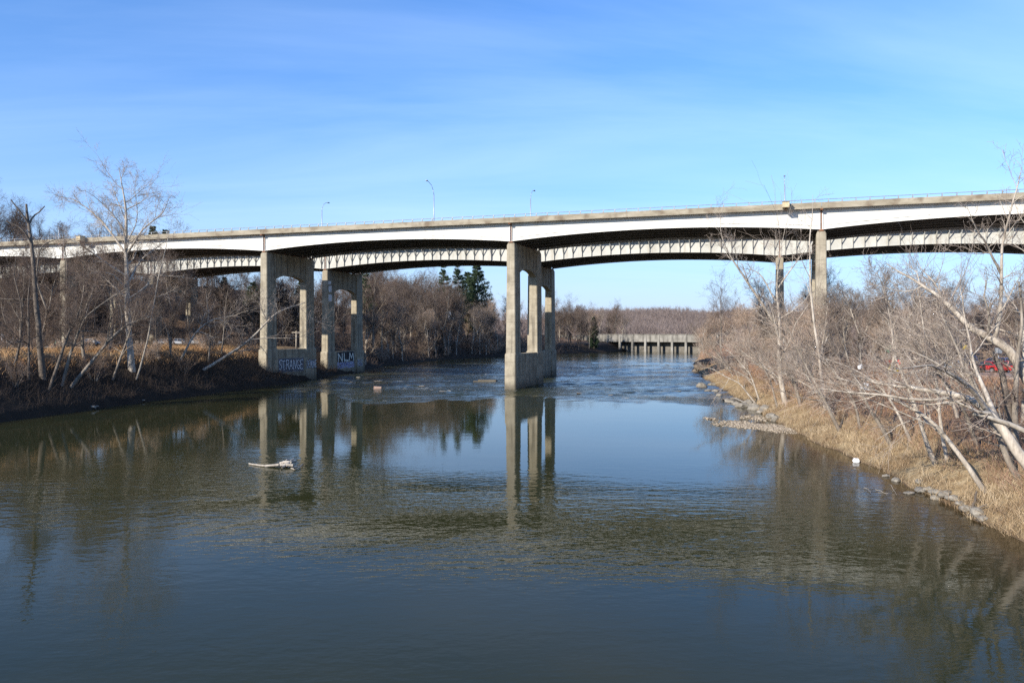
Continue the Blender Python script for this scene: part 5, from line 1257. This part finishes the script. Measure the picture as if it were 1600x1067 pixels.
driftwood('driftwood', 'dark root wad stranded on the near right shore stones', [([(1517, 806), (1522, 799, .4), (1526, 792, .8)], .10, .05), ([(1517, 806), (1530, 804, .25), (1542, 800, .3)], .08, .04), ([(1514, 807), (1528, 809, .1), (1540, 811, .1)], .07, .04), ([(1520, 806), (1526, 815), (1534, 819)], .05, .03)], M['bark_dark'], seed=3)
driftwood('driftwood', 'thin pale twigs poking from the water off the near right shore', [([(1350, 764), (1356, 767, .1), (1360, 771)], .02, .01), ([(1368, 767), (1378, 769, .05), (1386, 775)], .02, .01), ([(1392, 763, .2), (1396, 768, .1), (1401, 775)], .02, .01), ([(1372, 772), (1380, 772, .05), (1388, 773)], .018, .01), ([(1394, 770), (1400, 766, .1)], .015, .01)], M['deadwood'], seed=4)
driftwood('driftwood', 'long pale log lying along the shore stones above the gravel bar', [([(1130, 626), (1146, 624, .2), (1160, 630, .25), (1166, 633, .3)], .16, .10), ([(1133, 628), (1148, 629, .1)], .12, .08)], M['deadwood'], seed=5)
# undercut clay bank with roots, where the right shore juts out
p = hit(1090, 581)
o = empty('root_bank', (p[0] + 2, p[1] + 2, 0), .3); ob = obj('clay_bank', rock_mesh(21, .9, 3), o); ob.scale = (4.5, 4, 2.8); ob.location = (1, 0, .6)
ob.material_slots[0].link = 'OBJECT'; ob.material_slots[0].material = M['bark_dark']
g = sprout(np.random.default_rng(4), *limb([(-3, -2, 2.6), (0, -3, 3), (4, -3, 3)], .1, .1, 8), 26, 0, 1, 1.4, .4, .4, 5, (0, -.05, -.35), .2, 1.0, .03)
obj('roots', mesh_np('roots', *tubes(*g, 4), M['bark_mid'], True), o)
tag(o, 'dark undercut bank with hanging roots jutting into the rapids at right', 'bank')

def bag(u, v, size, label, D=None, mat='white', drop=0.0, name='plastic_bag'):
    r = np.random.default_rng(int(u)); bm = bmesh.new(); bmesh.ops.create_icosphere(bm, subdivisions=3, radius=1.0)
    ks = r.normal(0, 3.2, (9, 3)); ph = r.uniform(0, 6.28, 9)
    for w in bm.verts:
        c = np.array(w.co); f = 1 + .11 * sum(math.sin(float(k @ c) + p) for k, p in zip(ks, ph)); w.co = Vector(c * f * [1, .8, .75 + .25 * (c[2] > .5)])
    me = bpy.data.meshes.new(name); bm.to_mesh(me); bm.free(); me.materials.append(M[mat])
    o = obj(name, me); p = hit(u, v) if D is None else at(u, v, D); o.location = (p[0], p[1], p[2] + size * .5 if D is None else p[2]); o.scale = (size,) * 3
    return tag(o, label, 'litter', 'litter on the right bank')
bag(1338, 722, .24, 'crumpled white plastic bag at the right waterline')
bag(1351, 606, .36, 'white plastic bag caught in the branches above the right bank', D=72)
bag(1344, 574, .25, 'small white scrap of plastic hung in the trees left of the car park', D=80)
bag(1474, 694, .26, 'torn white plastic strip hanging on the slope between thin trunks', D=58)
bag(1393, 578, .5, 'yellow plastic tub on the ground at the left of the car park', D=92, mat='yellow', name='plastic_tub')
bag(1407, 569, .42, 'red plastic tub beside the yellow one at the car park edge', D=96, mat='redplastic', name='plastic_tub')
bag(1391, 546, .55, 'green plastic heap behind the trees left of the red car', D=112, mat='greenplastic', name='plastic_heap')

# poles: a cross-armed pole behind the left pier, lamp poles in the car park
def pole(u, v0, v1, D, r, label, arm=0, head=None, name='utility_pole'):
    a = at(u, v0, D); b = at(u, v1, D); g = float(ground_z(a[0], a[1])); o = empty(name, (a[0], a[1], min(a[2], g)))
    h = b[2] - min(a[2], g); MB().bar((0, 0, -.3), (0, 0, h), r, 8, r * .8).build('pole', M['galv'] if head else M['deadwood'], o, True)
    if arm: MB().box(-arm, arm, -.08, .08, h - .5, h - .25).build('cross_arm', M['deadwood'], o)
    if head: MB().box(-.35, .35, -.25, .25, h, h + .7).build('sign_board' if head == 'sign' else 'lamp_head', M['yellow'] if head == 'sign' else M['railmetal'], o, bevel=.03)
    tag(o, label, 'pole')
pole(463, 541, 517, 195, .22, 'short pale pole with a cross arm seen between the left pier columns', 1.1)
pole(1560, 580, 552, 102, .07, 'thin grey post beside the red cars', 0, 'lamp', 'lamp_post')
pole(1508, 560, 546, 122, .06, 'post with a small yellow sign behind the car park', 0, 'sign', 'sign_post')

# ------------------------------------------------------------------ look-alikes that share a description are told apart by their order along the bank
ORD = ['first', 'second', 'third', 'fourth', 'fifth', 'sixth', 'seventh', 'eighth', 'ninth', 'tenth', 'eleventh', 'twelfth', 'thirteenth', 'fourteenth', 'fifteenth', 'sixteenth']
by = {}
for o in COL.objects:
    if o.parent is None and o.get('label') and o.get('kind') is None: by.setdefault(o['label'], []).append(o)
for lb, os_ in by.items():
    if len(os_) < 2 or len(os_) > len(ORD): continue
    os_.sort(key=lambda o: o.location.x / max(o.location.y, 1))
    for k, o in enumerate(os_): o['label'] = lb + ', ' + ORD[k] + ' from left'
